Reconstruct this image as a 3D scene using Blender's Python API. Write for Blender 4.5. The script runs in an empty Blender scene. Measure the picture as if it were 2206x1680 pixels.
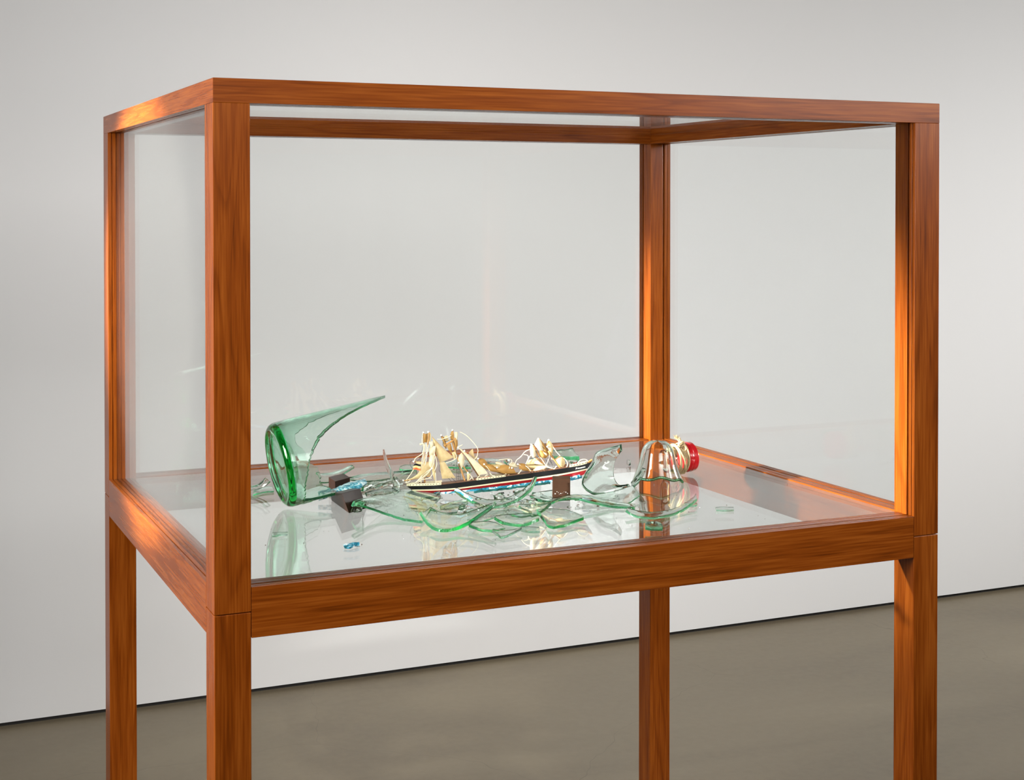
import bpy, bmesh, math, random
from mathutils import Vector, Matrix, noise
random.seed(11)
sc = bpy.context.scene
C = sc.collection
R = math.radians

# ------------------------------------------------------------------ camera
CAM = Vector((-0.43867, -1.97357, 1.52)); YAW = R(24.333); PITCH = R(0.79926)
F = 3196.03; PX = 1103 + 24.177; PY = 840 - 349.0
right = Vector((math.cos(YAW), -math.sin(YAW), 0)); fwd0 = Vector((math.sin(YAW), math.cos(YAW), 0)); zz = Vector((0, 0, 1))
fwd = fwd0 * math.cos(PITCH) - zz * math.sin(PITCH); up = zz * math.cos(PITCH) + fwd0 * math.sin(PITCH)
cd = bpy.data.cameras.new('camera'); cam = bpy.data.objects.new('camera', cd); C.objects.link(cam)
M = Matrix((right, up, -fwd)).transposed().to_4x4(); M.translation = CAM; cam.matrix_world = M
cd.sensor_width = 36; cd.lens = F / 2206 * 36
cd.shift_x = -24.177 / 2206; cd.shift_y = -349.0 / 2206
cd.clip_start = .05; cd.clip_end = 60
sc.camera = cam

# ------------------------------------------------------------------ light
sc.view_settings.view_transform = 'Standard'; sc.view_settings.look = 'None'
sc.view_settings.gamma = 1; sc.view_settings.use_curve_mapping = False
sc.view_settings.exposure = 0.19
w = bpy.data.worlds.new('world'); sc.world = w; w.use_nodes = True
w.node_tree.nodes['Background'].inputs[0].default_value = (.9, .93, 1, 1)
w.node_tree.nodes['Background'].inputs[1].default_value = .25
sc.cycles.max_bounces = 32; sc.cycles.transmission_bounces = 28; sc.cycles.glossy_bounces = 28
sc.cycles.transparent_max_bounces = 40; sc.cycles.sample_clamp_indirect = 6; sc.cycles.diffuse_bounces = 4
sc.cycles.blur_glossy = .3

def area(name, loc, target, sx, sy, power, col=(1, 1, 1)):
    l = bpy.data.lights.new(name, 'AREA'); l.shape = 'RECTANGLE'; l.size = sx; l.size_y = sy; l.energy = power; l.color = col
    o = bpy.data.objects.new(name, l); C.objects.link(o); o.location = loc
    o.rotation_euler = (Vector(target) - Vector(loc)).to_track_quat('-Z', 'Y').to_euler(); return o
def wash(name, loc, target, sx, sy, power, spread, col=(1, 1, 1)):
    o = area(name, loc, target, sx, sy, power, col); o.data.spread = R(spread); return o
wash('wall_fill', (7.6, -.6, 2.2), (1.3, 2.9, .6), 1.0, .7, 47, 62, (1, .998, .992))  # added unseen source, far right so it brightens the back wall only
wash('front_fill_right', (4.2, -3.6, 2.75), (1.2, .6, 1.6), 2.2, 1.4, 11, 42, (1, .985, .97))  # added unseen fill from front right, fitted to wall and wood brightness
wash('front_softbox_left', (0.25, -3.7, 2.75), (.7, .3, 1.7), 2.2, 1.4, 7, 42, (1, .985, .97))
wash('side_softbox', (-1.55, -.25, 1.75), (.3, .0, 1.2), .8, .9, 24, 100, (1, .93, .85))
sp = bpy.data.lights.new('track_spot', 'SPOT'); sp.energy = 3000; sp.spot_size = R(16.8); sp.spot_blend = .4; sp.shadow_soft_size = .05; sp.color = (1, .95, .87)
so = bpy.data.objects.new('track_spot', sp); C.objects.link(so); so.location = (-2.6, .75, 1.85)
so.rotation_euler = (Vector((1.0, .486, 1.165)) - so.location).to_track_quat('-Z', 'Y').to_euler()

sp = bpy.data.lights.new('ship_fill_spot', 'SPOT'); sp.energy = 210; sp.spot_size = R(12.5); sp.spot_blend = .6; sp.shadow_soft_size = .04; sp.color = (1, .97, .92)  # added to brighten the ship, as bottle glass blocks the left spot
so = bpy.data.objects.new('ship_fill_spot', sp); C.objects.link(so); so.location = (-.22, -2.0, 2.6)
so.rotation_euler = (Vector((.52, .40, 1.06)) - so.location).to_track_quat('-Z', 'Y').to_euler()

# ------------------------------------------------------------------ helpers
DECK = 1.0045
def ray(px, py): return (fwd + right * ((px - PX) / F) + up * (-(py - PY) / F)).normalized()
def at(px, py, h=0.0):                      # point on the horizontal plane h above the glass shelf
    d = ray(px, py); return CAM + d * ((DECK + h - CAM.z) / d.z)
def tag(o, label=None, cat=None, group=None, kind=None):
    if label: o['label'] = label
    if cat: o['category'] = cat
    if group: o['group'] = group
    if kind: o['kind'] = kind
    return o
def link(name, me, mat, parent=None, loc=None):
    o = bpy.data.objects.new(name, me); C.objects.link(o)
    if mat and not me.materials: me.materials.append(mat)
    if loc is not None: o.location = loc
    if parent: o.parent = parent
    return o
def empty(name, loc):
    o = bpy.data.objects.new(name, None); C.objects.link(o); o.location = loc; o.empty_display_size = .05; return o
def mesh(name, vs, fs, smooth=None, org=None):
    me = bpy.data.meshes.new(name)
    if org is not None: vs = [Vector(v) - org for v in vs]
    me.from_pydata([tuple(v) for v in vs], [], fs)
    bm = bmesh.new(); bm.from_mesh(me); bmesh.ops.remove_doubles(bm, verts=bm.verts, dist=1e-6)
    bmesh.ops.recalc_face_normals(bm, faces=bm.faces); bm.to_mesh(me); bm.free()
    if smooth is not None:
        me.shade_smooth(); me.set_sharp_from_angle(angle=R(smooth))
    return me
def part(name, vs, fs, mat, parent, smooth=None):   # world-space geometry placed under a thing whose only transform is its location
    return link(name, mesh(name, vs, fs, smooth, Vector(parent_loc(parent))), mat, parent)
def parent_loc(p):
    v = Vector(p.location)
    while p.parent: p = p.parent; v = v + Vector(p.location)
    return v
def box(x0, x1, y0, y1, z0, z1):
    v = [(x, y, z) for x in (x0, x1) for y in (y0, y1) for z in (z0, z1)]
    return v, [(0, 1, 3, 2), (4, 6, 7, 5), (0, 4, 5, 1), (2, 3, 7, 6), (0, 2, 6, 4), (1, 5, 7, 3)]
def prism(poly, a0, a1, f):                  # poly 2D points, f(p, a) -> 3D
    n = len(poly); vs = [f(p, a0) for p in poly] + [f(p, a1) for p in poly]
    fs = [tuple(range(n)), tuple(range(2 * n - 1, n - 1, -1))] + [(i, (i + 1) % n, n + (i + 1) % n, n + i) for i in range(n)]
    return vs, fs
def bevel(me, wd=.0006, seg=2, ang=35):
    bm = bmesh.new(); bm.from_mesh(me)
    es = [e for e in bm.edges if len(e.link_faces) == 2 and e.calc_face_angle(0) > R(ang)]
    bmesh.ops.bevel(bm, geom=es, offset=wd, segments=seg, affect='EDGES', profile=.5, clamp_overlap=True)
    bm.to_mesh(me); bm.free(); return me
def cr(P, n):                                # Catmull-Rom resample
    P = [Vector(p) for p in P]
    if len(P) == 2: return [P[0].lerp(P[1], i / (n - 1)) for i in range(n)]
    d = [0]
    for a, b in zip(P, P[1:]): d.append(d[-1] + max((b - a).length, 1e-6))
    out = []
    for i in range(n):
        s = d[-1] * i / (n - 1); k = 0
        while k < len(P) - 2 and d[k + 1] < s: k += 1
        t = (s - d[k]) / (d[k + 1] - d[k]); p0 = P[max(k - 1, 0)]; p1 = P[k]; p2 = P[k + 1]; p3 = P[min(k + 2, len(P) - 1)]
        out.append(.5 * ((2 * p1) + (p2 - p0) * t + (2 * p0 - 5 * p1 + 4 * p2 - p3) * t * t + (3 * p1 - p0 - 3 * p2 + p3) * t ** 3))
    return out
def tube_geo(P, r, n=6, r2=None):
    P = [Vector(p) for p in P]; vs = []; fs = []; ref = None
    for i, p in enumerate(P):
        t = (P[min(i + 1, len(P) - 1)] - P[max(i - 1, 0)]).normalized()
        if ref is None: ref = t.orthogonal().normalized()
        ref = (ref - t * ref.dot(t)).normalized(); b = t.cross(ref)
        rr = r if r2 is None else r + (r2 - r) * i / (len(P) - 1)
        for k in range(n):
            a = 2 * math.pi * k / n; vs.append(p + (ref * math.cos(a) + b * math.sin(a)) * rr)
    for i in range(len(P) - 1):
        for k in range(n): fs.append((i * n + k, i * n + (k + 1) % n, (i + 1) * n + (k + 1) % n, (i + 1) * n + k))
    fs.append(tuple(range(n - 1, -1, -1))); fs.append(tuple(range((len(P) - 1) * n, len(P) * n)))
    return vs, fs
def grid_solid(G, t):                        # G[i][j] -> closed sheet of thickness t
    n = len(G); m = len(G[0]); N = []
    for i in range(n):
        row = []
        for j in range(m):
            a = G[min(i + 1, n - 1)][j] - G[max(i - 1, 0)][j]; b = G[i][min(j + 1, m - 1)] - G[i][max(j - 1, 0)]
            c = a.cross(b); row.append(c.normalized() if c.length > 1e-12 else None)
        N.append(row)
    avg = Vector((0, 0, 0))
    for r_ in N:
        for c in r_:
            if c: avg += c
    avg = avg.normalized() if avg.length > 0 else Vector((0, 0, 1))
    for i in range(n):
        for j in range(m):
            if N[i][j] is None: N[i][j] = avg
    vs = [G[i][j] + N[i][j] * t / 2 for i in range(n) for j in range(m)] + [G[i][j] - N[i][j] * t / 2 for i in range(n) for j in range(m)]
    o = n * m; ix = lambda i, j: i * m + j; fs = []
    for i in range(n - 1):
        for j in range(m - 1):
            fs.append((ix(i, j), ix(i + 1, j), ix(i + 1, j + 1), ix(i, j + 1)))
            fs.append((o + ix(i, j), o + ix(i, j + 1), o + ix(i + 1, j + 1), o + ix(i + 1, j)))
    for i in range(n - 1):
        fs.append((ix(i, 0), o + ix(i, 0), o + ix(i + 1, 0), ix(i + 1, 0)))
        fs.append((ix(i, m - 1), ix(i + 1, m - 1), o + ix(i + 1, m - 1), o + ix(i, m - 1)))
    for j in range(m - 1):
        fs.append((ix(0, j), ix(0, j + 1), o + ix(0, j + 1), o + ix(0, j)))
        fs.append((ix(n - 1, j), o + ix(n - 1, j), o + ix(n - 1, j + 1), ix(n - 1, j + 1)))
    return vs, fs

# ------------------------------------------------------------------ materials
def mat(name):
    m = bpy.data.materials.new(name); m.use_nodes = True; nt = m.node_tree
    return m, nt, nt.nodes, nt.links, nt.nodes['Principled BSDF']
def simple(name, col, rough=.5, spec=.5, coat=0, noise_amt=0, scale=200, bump=0):
    m, nt, n, l, b = mat(name)
    b.inputs['Base Color'].default_value = (*col, 1); b.inputs['Roughness'].default_value = rough
    b.inputs['Specular IOR Level'].default_value = spec; b.inputs['Coat Weight'].default_value = coat
    tc = n.new('ShaderNodeTexCoord'); nz = n.new('ShaderNodeTexNoise'); nz.inputs['Scale'].default_value = scale; nz.inputs['Detail'].default_value = 4
    l.new(tc.outputs['Object'], nz.inputs['Vector'])
    cr_ = n.new('ShaderNodeValToRGB'); a = 1 - noise_amt
    cr_.color_ramp.elements[0].position = .3; cr_.color_ramp.elements[1].position = .7
    cr_.color_ramp.elements[0].color = (col[0] * a, col[1] * a, col[2] * a, 1); cr_.color_ramp.elements[1].color = (min(col[0] * (1 + noise_amt), 1), min(col[1] * (1 + noise_amt), 1), min(col[2] * (1 + noise_amt), 1), 1)
    l.new(nz.outputs['Fac'], cr_.inputs['Fac']); l.new(cr_.outputs['Color'], b.inputs['Base Color'])
    if bump:
        bp = n.new('ShaderNodeBump'); bp.inputs['Strength'].default_value = bump; bp.inputs['Distance'].default_value = .0005
        l.new(nz.outputs['Fac'], bp.inputs['Height']); l.new(bp.outputs['Normal'], b.inputs['Normal'])
    return m
def wood(name, axis, dark=(.060, .0100, .0007), mid=(.205, .044, .0032), light=(.35, .096, .011), gloss=.27, freq=1.0):
    m, nt, n, l, b = mat(name)
    tc = n.new('ShaderNodeTexCoord'); oi = n.new('ShaderNodeObjectInfo')
    ad = n.new('ShaderNodeVectorMath'); ad.operation = 'ADD'; sc_ = n.new('ShaderNodeVectorMath'); sc_.operation = 'SCALE'
    cx = n.new('ShaderNodeCombineXYZ')
    for i in range(3): l.new(oi.outputs['Random'], cx.inputs[i])
    sc_.inputs['Scale'].default_value = 7.3; l.new(cx.outputs[0], sc_.inputs[0]); l.new(tc.outputs['Object'], ad.inputs[0]); l.new(sc_.outputs[0], ad.inputs[1])
    def mapped(along, across):
        mp = n.new('ShaderNodeMapping'); s = [across] * 3; s[axis] = along; mp.inputs['Scale'].default_value = s; l.new(ad.outputs[0], mp.inputs['Vector']); return mp
    m1 = mapped(.8 * freq, 11 * freq); g = n.new('ShaderNodeTexNoise'); g.inputs['Scale'].default_value = 1; g.inputs['Detail'].default_value = 2; g.inputs['Distortion'].default_value = .25
    l.new(m1.outputs[0], g.inputs['Vector'])
    mu = n.new('ShaderNodeMath'); mu.operation = 'MULTIPLY'; mu.inputs[1].default_value = 12.0; l.new(g.outputs['Fac'], mu.inputs[0])
    fr = n.new('ShaderNodeMath'); fr.operation = 'FRACT'; l.new(mu.outputs[0], fr.inputs[0])
    rp = n.new('ShaderNodeValToRGB'); rp.color_ramp.interpolation = 'EASE'
    e = rp.color_ramp.elements; e[0].position = 0; e[0].color = (.5, .5, .5, 1); e[1].position = 1; e[1].color = (.45, .45, .45, 1)
    for p, c in ((.12, .62), (.7, .5), (.93, .12)):
        q = e.new(p); q.color = (c, c, c, 1)
    l.new(fr.outputs[0], rp.inputs['Fac'])
    m2 = mapped(11, 360); fi = n.new('ShaderNodeTexNoise'); fi.inputs['Scale'].default_value = 1; fi.inputs['Detail'].default_value = 3; l.new(m2.outputs[0], fi.inputs['Vector'])
    m3 = mapped(3.2, 34); bl = n.new('ShaderNodeTexNoise'); bl.inputs['Scale'].default_value = 1; bl.inputs['Detail'].default_value = 4; l.new(m3.outputs[0], bl.inputs['Vector'])
    def mad(x, k, y):
        q = n.new('ShaderNodeMath'); q.operation = 'MULTIPLY_ADD'; l.new(x, q.inputs[0]); q.inputs[1].default_value = k
        if isinstance(y, float): q.inputs[2].default_value = y
        else: l.new(y, q.inputs[2])
        return q.outputs[0]
    s = mad(rp.outputs['Color'], .20, .03); s = mad(fi.outputs['Fac'], .55, s); s = mad(bl.outputs['Fac'], .38, s)
    c = n.new('ShaderNodeValToRGB'); e = c.color_ramp.elements
    e[0].position = .28; e[0].color = (*dark, 1); e[1].position = .86; e[1].color = (*light, 1); q = e.new(.56); q.color = (*mid, 1)
    l.new(s, c.inputs['Fac']); l.new(c.outputs['Color'], b.inputs['Base Color'])
    b.inputs['Roughness'].default_value = gloss; b.inputs['Specular IOR Level'].default_value = .14
    bp = n.new('ShaderNodeBump'); bp.inputs['Strength'].default_value = .04; bp.inputs['Distance'].default_value = .0003
    l.new(fi.outputs['Fac'], bp.inputs['Height']); l.new(bp.outputs['Normal'], b.inputs['Normal'])
    return m
def pane_mat(name, tint=(.965, .985, .975), f0=.043, dust=0.0):
    m = bpy.data.materials.new(name); m.use_nodes = True; nt = m.node_tree; n = nt.nodes; l = nt.links
    n.remove(n['Principled BSDF']); out = n['Material Output']
    ge = n.new('ShaderNodeNewGeometry'); dt = n.new('ShaderNodeVectorMath'); dt.operation = 'DOT_PRODUCT'
    l.new(ge.outputs['Incoming'], dt.inputs[0]); l.new(ge.outputs['Normal'], dt.inputs[1])
    def mth(op, a, b=None, c=None):
        q = n.new('ShaderNodeMath'); q.operation = op
        for i, v in enumerate((a, b, c)):
            if v is None: continue
            if isinstance(v, (int, float)): q.inputs[i].default_value = v
            else: l.new(v, q.inputs[i])
        return q.outputs[0]
    ab = mth('ABSOLUTE', dt.outputs['Value']); om = mth('SUBTRACT', 1.0, ab); p5 = mth('POWER', om, 5.0); fac = mth('MULTIPLY_ADD', p5, 1 - f0, f0)
    tr = n.new('ShaderNodeBsdfTransparent'); tr.inputs[0].default_value = (*tint, 1)
    gl = n.new('ShaderNodeBsdfGlossy'); gl.inputs['Roughness'].default_value = 0; gl.inputs['Color'].default_value = (.97, .985, .98, 1)
    mx = n.new('ShaderNodeMixShader'); l.new(fac, mx.inputs[0]); l.new(tr.outputs[0], mx.inputs[1]); l.new(gl.outputs[0], mx.inputs[2])
    last = mx
    if dust:
        tc = n.new('ShaderNodeTexCoord'); vo = n.new('ShaderNodeTexVoronoi'); vo.inputs['Scale'].default_value = 95
        l.new(tc.outputs['Object'], vo.inputs['Vector'])
        lt = mth('LESS_THAN', vo.outputs['Distance'], .035)
        nz = n.new('ShaderNodeTexNoise'); nz.inputs['Scale'].default_value = 9; l.new(tc.outputs['Object'], nz.inputs['Vector'])
        gt = mth('GREATER_THAN', nz.outputs['Fac'], .5); f2 = mth('MULTIPLY', lt, gt); f3 = mth('MULTIPLY_ADD', f2, dust, .006)
        df = n.new('ShaderNodeBsdfDiffuse'); df.inputs[0].default_value = (.8, .8, .78, 1)
        m2 = n.new('ShaderNodeMixShader'); l.new(f3, m2.inputs[0]); l.new(mx.outputs[0], m2.inputs[1]); l.new(df.outputs[0], m2.inputs[2]); last = m2
    l.new(last.outputs[0], out.inputs['Surface']); return m
def green_glass(name, sig=(30, 4, 17), bump=0.0, bscale=60, ior=1.5):
    m = bpy.data.materials.new(name); m.use_nodes = True; nt = m.node_tree; n = nt.nodes; l = nt.links
    n.remove(n['Principled BSDF']); out = n['Material Output']
    g = n.new('ShaderNodeBsdfGlass'); g.inputs['Roughness'].default_value = 0; g.inputs['IOR'].default_value = ior; l.new(g.outputs[0], out.inputs['Surface'])
    d = max(sig) * 1.02; va = n.new('ShaderNodeVolumeAbsorption'); va.inputs['Density'].default_value = d
    va.inputs['Color'].default_value = (1 - sig[0] / d, 1 - sig[1] / d, 1 - sig[2] / d, 1); l.new(va.outputs[0], out.inputs['Volume'])
    if bump:
        tc = n.new('ShaderNodeTexCoord'); nz = n.new('ShaderNodeTexNoise'); nz.inputs['Scale'].default_value = bscale; nz.inputs['Detail'].default_value = 1
        l.new(tc.outputs['Object'], nz.inputs['Vector']); bp = n.new('ShaderNodeBump'); bp.inputs['Strength'].default_value = bump; bp.inputs['Distance'].default_value = .002
        l.new(nz.outputs['Fac'], bp.inputs['Height']); l.new(bp.outputs['Normal'], g.inputs['Normal'])
    return m
def sail_mat(name, col):
    m = bpy.data.materials.new(name); m.use_nodes = True; nt = m.node_tree; n = nt.nodes; l = nt.links
    b = n['Principled BSDF']; out = n['Material Output']; b.inputs['Roughness'].default_value = .6
    tc = n.new('ShaderNodeTexCoord'); nz = n.new('ShaderNodeTexNoise'); nz.inputs['Scale'].default_value = 160; nz.inputs['Detail'].default_value = 4; l.new(tc.outputs['Object'], nz.inputs['Vector'])
    r_ = n.new('ShaderNodeValToRGB'); r_.color_ramp.elements[0].position = .3; r_.color_ramp.elements[0].color = (col[0] * .78, col[1] * .72, col[2] * .62, 1); r_.color_ramp.elements[1].position = .65; r_.color_ramp.elements[1].color = (*col, 1)
    l.new(nz.outputs['Fac'], r_.inputs['Fac']); l.new(r_.outputs['Color'], b.inputs['Base Color'])
    t = n.new('ShaderNodeBsdfTranslucent'); t.inputs[0].default_value = (*col, 1)
    mx = n.new('ShaderNodeMixShader'); mx.inputs[0].default_value = .35; l.new(b.outputs[0], mx.inputs[1]); l.new(t.outputs[0], mx.inputs[2]); l.new(mx.outputs[0], out.inputs['Surface'])
    return m

WOOD = [wood('cherry_along_x', 0), wood('cherry_along_y', 1), wood('cherry_along_z', 2, freq=1.0)]
PANE = pane_mat('clear_pane', tint=(.990, .996, .994), f0=.022); PANE_B = pane_mat('back_pane', tint=(.990, .996, .994), f0=.042); PANE_D = pane_mat('dusty_pane', tint=(.990, .996, .994), f0=.022, dust=.25); SHELF = pane_mat('shelf_glass', tint=(.985, .996, .992), dust=.25)
GREEN = green_glass('bottle_green_glass', sig=(24, 3.2, 14), bump=.05); GREENB = green_glass('bottle_base_glass', sig=(40, 5, 22), bump=.22, bscale=45)
DEEP = green_glass('deep_green_edge', sig=(230, 38, 130), bump=.3, bscale=300); PALE = green_glass('pale_glass', sig=(16, 2.5, 9), bump=.1)
NECKG = green_glass('neck_glass', sig=(18, 4, 12))

def edge_mat(name, tint, fac=.35):
    m = bpy.data.materials.new(name); m.use_nodes = True; nt = m.node_tree; n = nt.nodes; l = nt.links
    n.remove(n['Principled BSDF']); out = n['Material Output']
    tc = n.new('ShaderNodeTexCoord'); vo = n.new('ShaderNodeTexNoise'); vo.inputs['Scale'].default_value = 420; vo.inputs['Detail'].default_value = 1; l.new(tc.outputs['Object'], vo.inputs['Vector'])
    bp = n.new('ShaderNodeBump'); bp.inputs['Strength'].default_value = .55; bp.inputs['Distance'].default_value = .001; l.new(vo.outputs['Fac'], bp.inputs['Height'])
    g = n.new('ShaderNodeBsdfGlass'); g.inputs['Roughness'].default_value = .05; g.inputs['IOR'].default_value = 1.5; l.new(bp.outputs['Normal'], g.inputs['Normal'])
    rp = n.new('ShaderNodeValToRGB'); rp.color_ramp.elements[0].position = .35; rp.color_ramp.elements[0].color = (tint[0] * .25, tint[1] * .5, tint[2] * .35, 1); rp.color_ramp.elements[1].position = .68; rp.color_ramp.elements[1].color = (min(1, tint[0] * 2.2), min(1, tint[1] * 1.25), min(1, tint[2] * 1.7), 1); l.new(vo.outputs['Fac'], rp.inputs['Fac'])
    t = n.new('ShaderNodeBsdfTranslucent'); d = n.new('ShaderNodeBsdfDiffuse'); l.new(rp.outputs['Color'], t.inputs[0]); l.new(rp.outputs['Color'], d.inputs[0]); l.new(bp.outputs['Normal'], d.inputs['Normal'])
    a_ = n.new('ShaderNodeMixShader'); a_.inputs[0].default_value = .5; l.new(t.outputs[0], a_.inputs[1]); l.new(d.outputs[0], a_.inputs[2])
    mx = n.new('ShaderNodeMixShader'); mx.inputs[0].default_value = fac; l.new(g.outputs[0], mx.inputs[1]); l.new(a_.outputs[0], mx.inputs[2]); l.new(mx.outputs[0], out.inputs['Surface'])
    v = nt.nodes.new('ShaderNodeVolumeAbsorption'); v.inputs['Density'].default_value = 34; v.inputs['Color'].default_value = (0, .87, .42, 1); l.new(v.outputs[0], out.inputs['Volume'])
    return m
EDGE = edge_mat('fracture_edge', (.07, .42, .19), .24); EDGEP = edge_mat('fracture_edge_pale', (.40, .75, .56), .18)
def rim(me, first, m=None):
    me.materials.append(m or EDGE)
    for p in me.polygons:
        if p.index >= first: p.material_index = 1

# ------------------------------------------------------------------ room
d = ray(1103, 1418.5); tt = -CAM.z / d.z; WALL_Y = (CAM + d * tt).y
X0, X1, Y0, H = -4.6, 8.5, -5.2, 4.3
wallm, nt, n, l, b = mat('painted_wall')
b.inputs['Base Color'].default_value = (.74, .735, .73, 1); b.inputs['Roughness'].default_value = .85; b.inputs['Specular IOR Level'].default_value = .2
tc = n.new('ShaderNodeTexCoord'); nz = n.new('ShaderNodeTexNoise'); nz.inputs['Scale'].default_value = 120; nz.inputs['Detail'].default_value = 3; l.new(tc.outputs['Object'], nz.inputs['Vector'])
bp = n.new('ShaderNodeBump'); bp.inputs['Strength'].default_value = .06; bp.inputs['Distance'].default_value = .001; l.new(nz.outputs['Fac'], bp.inputs['Height']); l.new(bp.outputs['Normal'], b.inputs['Normal'])
flm, nt, n, l, b = mat('polished_concrete')
tc = n.new('ShaderNodeTexCoord')
def fn_noise(scale, det, dist=0, vec=None):
    q = n.new('ShaderNodeTexNoise'); q.inputs['Scale'].default_value = scale; q.inputs['Detail'].default_value = det; q.inputs['Distortion'].default_value = dist; l.new(vec or tc.outputs['Object'], q.inputs['Vector']); return q
mp = n.new('ShaderNodeMapping'); mp.inputs['Scale'].default_value = (.55, 1.3, 1); mp.inputs['Rotation'].default_value = (0, 0, .3); l.new(tc.outputs['Object'], mp.inputs['Vector'])
a1 = fn_noise(1.1, 5, .8, mp.outputs[0]); a2 = fn_noise(38, 6); a3 = fn_noise(300, 3)
mx = n.new('ShaderNodeMath'); mx.operation = 'MULTIPLY_ADD'; mx.inputs[1].default_value = .22; l.new(a2.outputs['Fac'], mx.inputs[0]); l.new(a1.outputs['Fac'], mx.inputs[2])
mx2 = n.new('ShaderNodeMath'); mx2.operation = 'MULTIPLY_ADD'; mx2.inputs[1].default_value = .12; l.new(a3.outputs['Fac'], mx2.inputs[0]); l.new(mx.outputs[0], mx2.inputs[2])
rp = n.new('ShaderNodeValToRGB'); e = rp.color_ramp.elements; e[0].position = .42; e[0].color = (.170, .136, .094, 1); e[1].position = .88; e[1].color = (.272, .225, .150, 1)
q = e.new(.62); q.color = (.226, .184, .122, 1)
l.new(mx2.outputs[0], rp.inputs['Fac'])
vo = n.new('ShaderNodeTexVoronoi'); vo.feature = 'DISTANCE_TO_EDGE'; vo.inputs['Scale'].default_value = .8
wv = fn_noise(3, 3); vm = n.new('ShaderNodeVectorMath'); vm.operation = 'MULTIPLY_ADD'; vm.inputs[1].default_value = (.25, .25, .25); l.new(wv.outputs['Color'], vm.inputs[0]); l.new(tc.outputs['Object'], vm.inputs[2]); l.new(vm.outputs[0], vo.inputs['Vector'])
lt = n.new('ShaderNodeMath'); lt.operation = 'LESS_THAN'; lt.inputs[1].default_value = .0008; l.new(vo.outputs['Distance'], lt.inputs[0])
cm = n.new('ShaderNodeMix'); cm.data_type = 'RGBA'; lm = n.new('ShaderNodeMath'); lm.operation = 'MULTIPLY'; lm.inputs[1].default_value = .25; l.new(lt.outputs[0], lm.inputs[0]); l.new(lm.outputs[0], cm.inputs['Factor'])
l.new(rp.outputs['Color'], cm.inputs['A']); cm.inputs['B'].default_value = (.07, .055, .045, 1); l.new(cm.outputs['Result'], b.inputs['Base Color'])
b.inputs['Roughness'].default_value = .42; b.inputs['Specular IOR Level'].default_value = .35
bp = n.new('ShaderNodeBump'); bp.inputs['Strength'].default_value = .08; bp.inputs['Distance'].default_value = .002; l.new(a2.outputs['Fac'], bp.inputs['Height']); l.new(bp.outputs['Normal'], b.inputs['Normal'])
darkm = simple('shadow_gap_dark', (.02, .018, .016), .8)
def struct(name, g, m):
    o = link(name, mesh(name, *g), m); o['kind'] = 'structure'; return o
GAP = .016
struct('floor', box(X0 - .1, X1 + .1, Y0 - .1, WALL_Y + .12, -.1, 0), flm)
struct('wall_back', box(X0, X1, WALL_Y, WALL_Y + .1, GAP, H), wallm)
struct('gap_shade_1', box(X0, X1, WALL_Y + .02, WALL_Y + .09, .0005, GAP - .0005), darkm)  # dark strip standing in for the shade in the open gap
SIDE = simple('grey_side_wall', (.22, .22, .22), .8)
struct('wall_left', box(X0 - .1, X0, Y0, WALL_Y + .1, 0, H), SIDE)
struct('wall_right', box(X1, X1 + .1, Y0, WALL_Y + .1, 0, H), SIDE)
struct('wall_front', box(X0 - .1, X1 + .1, Y0 - .1, Y0, 0, H), simple('grey_wall', (.22, .22, .22), .8))
struct('ceiling', box(X0 - .1, X1 + .1, Y0 - .1, WALL_Y + .1, H, H + .1), simple('grey_ceiling', (.3, .3, .3), .8))

# ------------------------------------------------------------------ display case
W, D = 1.217, .946; S, S2 = .050, .0516
ZT, ZF, ZR, ZB, ZS = 1.693, 1.660, 1.006, .937, .9726
case = empty('display_case', (W / 2, D / 2, 0))
tag(case, 'tall cherry-wood display case with clear glass sides standing before the wall', 'display case')
def prt(name, g, m, bev=None, smooth=None, label=None, par=None):
    o = part(name, g[0], g[1], m, par or case, smooth)
    if bev: bevel(o.data, bev)
    if label: o['label'] = label
    return o
# cross section of a post: slots for the panes on its two inner faces. local (p,q) from the outer corner inward
GD = .0035
post_poly = [(0, 0), (S, 0), (S, .0068), (S - .002, .0068), (S - .002, .0082), (S, .0082), (S, .0148), (S - GD, .0148), (S - GD, .0196), (S, .0196), (S, S2),
             (.0196, S2), (.0196, S2 - GD), (.0148, S2 - GD), (.0148, S2), (.0082, S2), (.0082, S2 - .002), (.0068, S2 - .002), (.0068, S2), (0, S2)]
corners = [(0, 0, 1, 1), (W, 0, -1, 1), (0, D, 1, -1), (W, D, -1, -1)]
for cx_, cy_, sx, sy in corners:
    f = lambda p, a, cx_=cx_, cy_=cy_, sx=sx, sy=sy: (cx_ + sx * p[0], cy_ + sy * p[1], a)
    prt('post', prism(post_poly, ZS + .0006, ZF - .0001, f), WOOD[2], .0005)
    prt('leg', prism([(0, 0), (S, 0), (S, S2), (0, S2)], 0, ZS - .0006, f), WOOD[2], .0009)
# bottom rails: ledge with pane slot, thin groove and the rabbet that carries the shelf. (q across inward, z)
def rail_poly(z0, z1):
    return [(0, z0), (.050, z0), (.050, z1 - .0078), (.0445, z1 - .0078), (.0445, z1), (.0330, z1), (.0330, z1 - .0012), (.0318, z1 - .0012), (.0318, z1),
            (.0196, z1), (.0196, z1 - GD), (.0148, z1 - GD), (.0148, z1), (.0082, z1), (.0082, z1 - .0018), (.0068, z1 - .0018), (.0068, z1), (0, z1)]
def top_poly(z0, z1):                       # z0 underside with pane slot, inner face with slot for the top pane
    return [(0, z1), (.050, z1), (.050, 1.6852), (.0465, 1.6852), (.0465, 1.6786), (.050, 1.6786), (.050, z0), (.0196, z0), (.0196, z0 + GD), (.0148, z0 + GD), (.0148, z0), (.0082, z0), (.0082, z0 + .0018), (.0068, z0 + .0018), (.0068, z0), (0, z0)]
e_ = .0006
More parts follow.
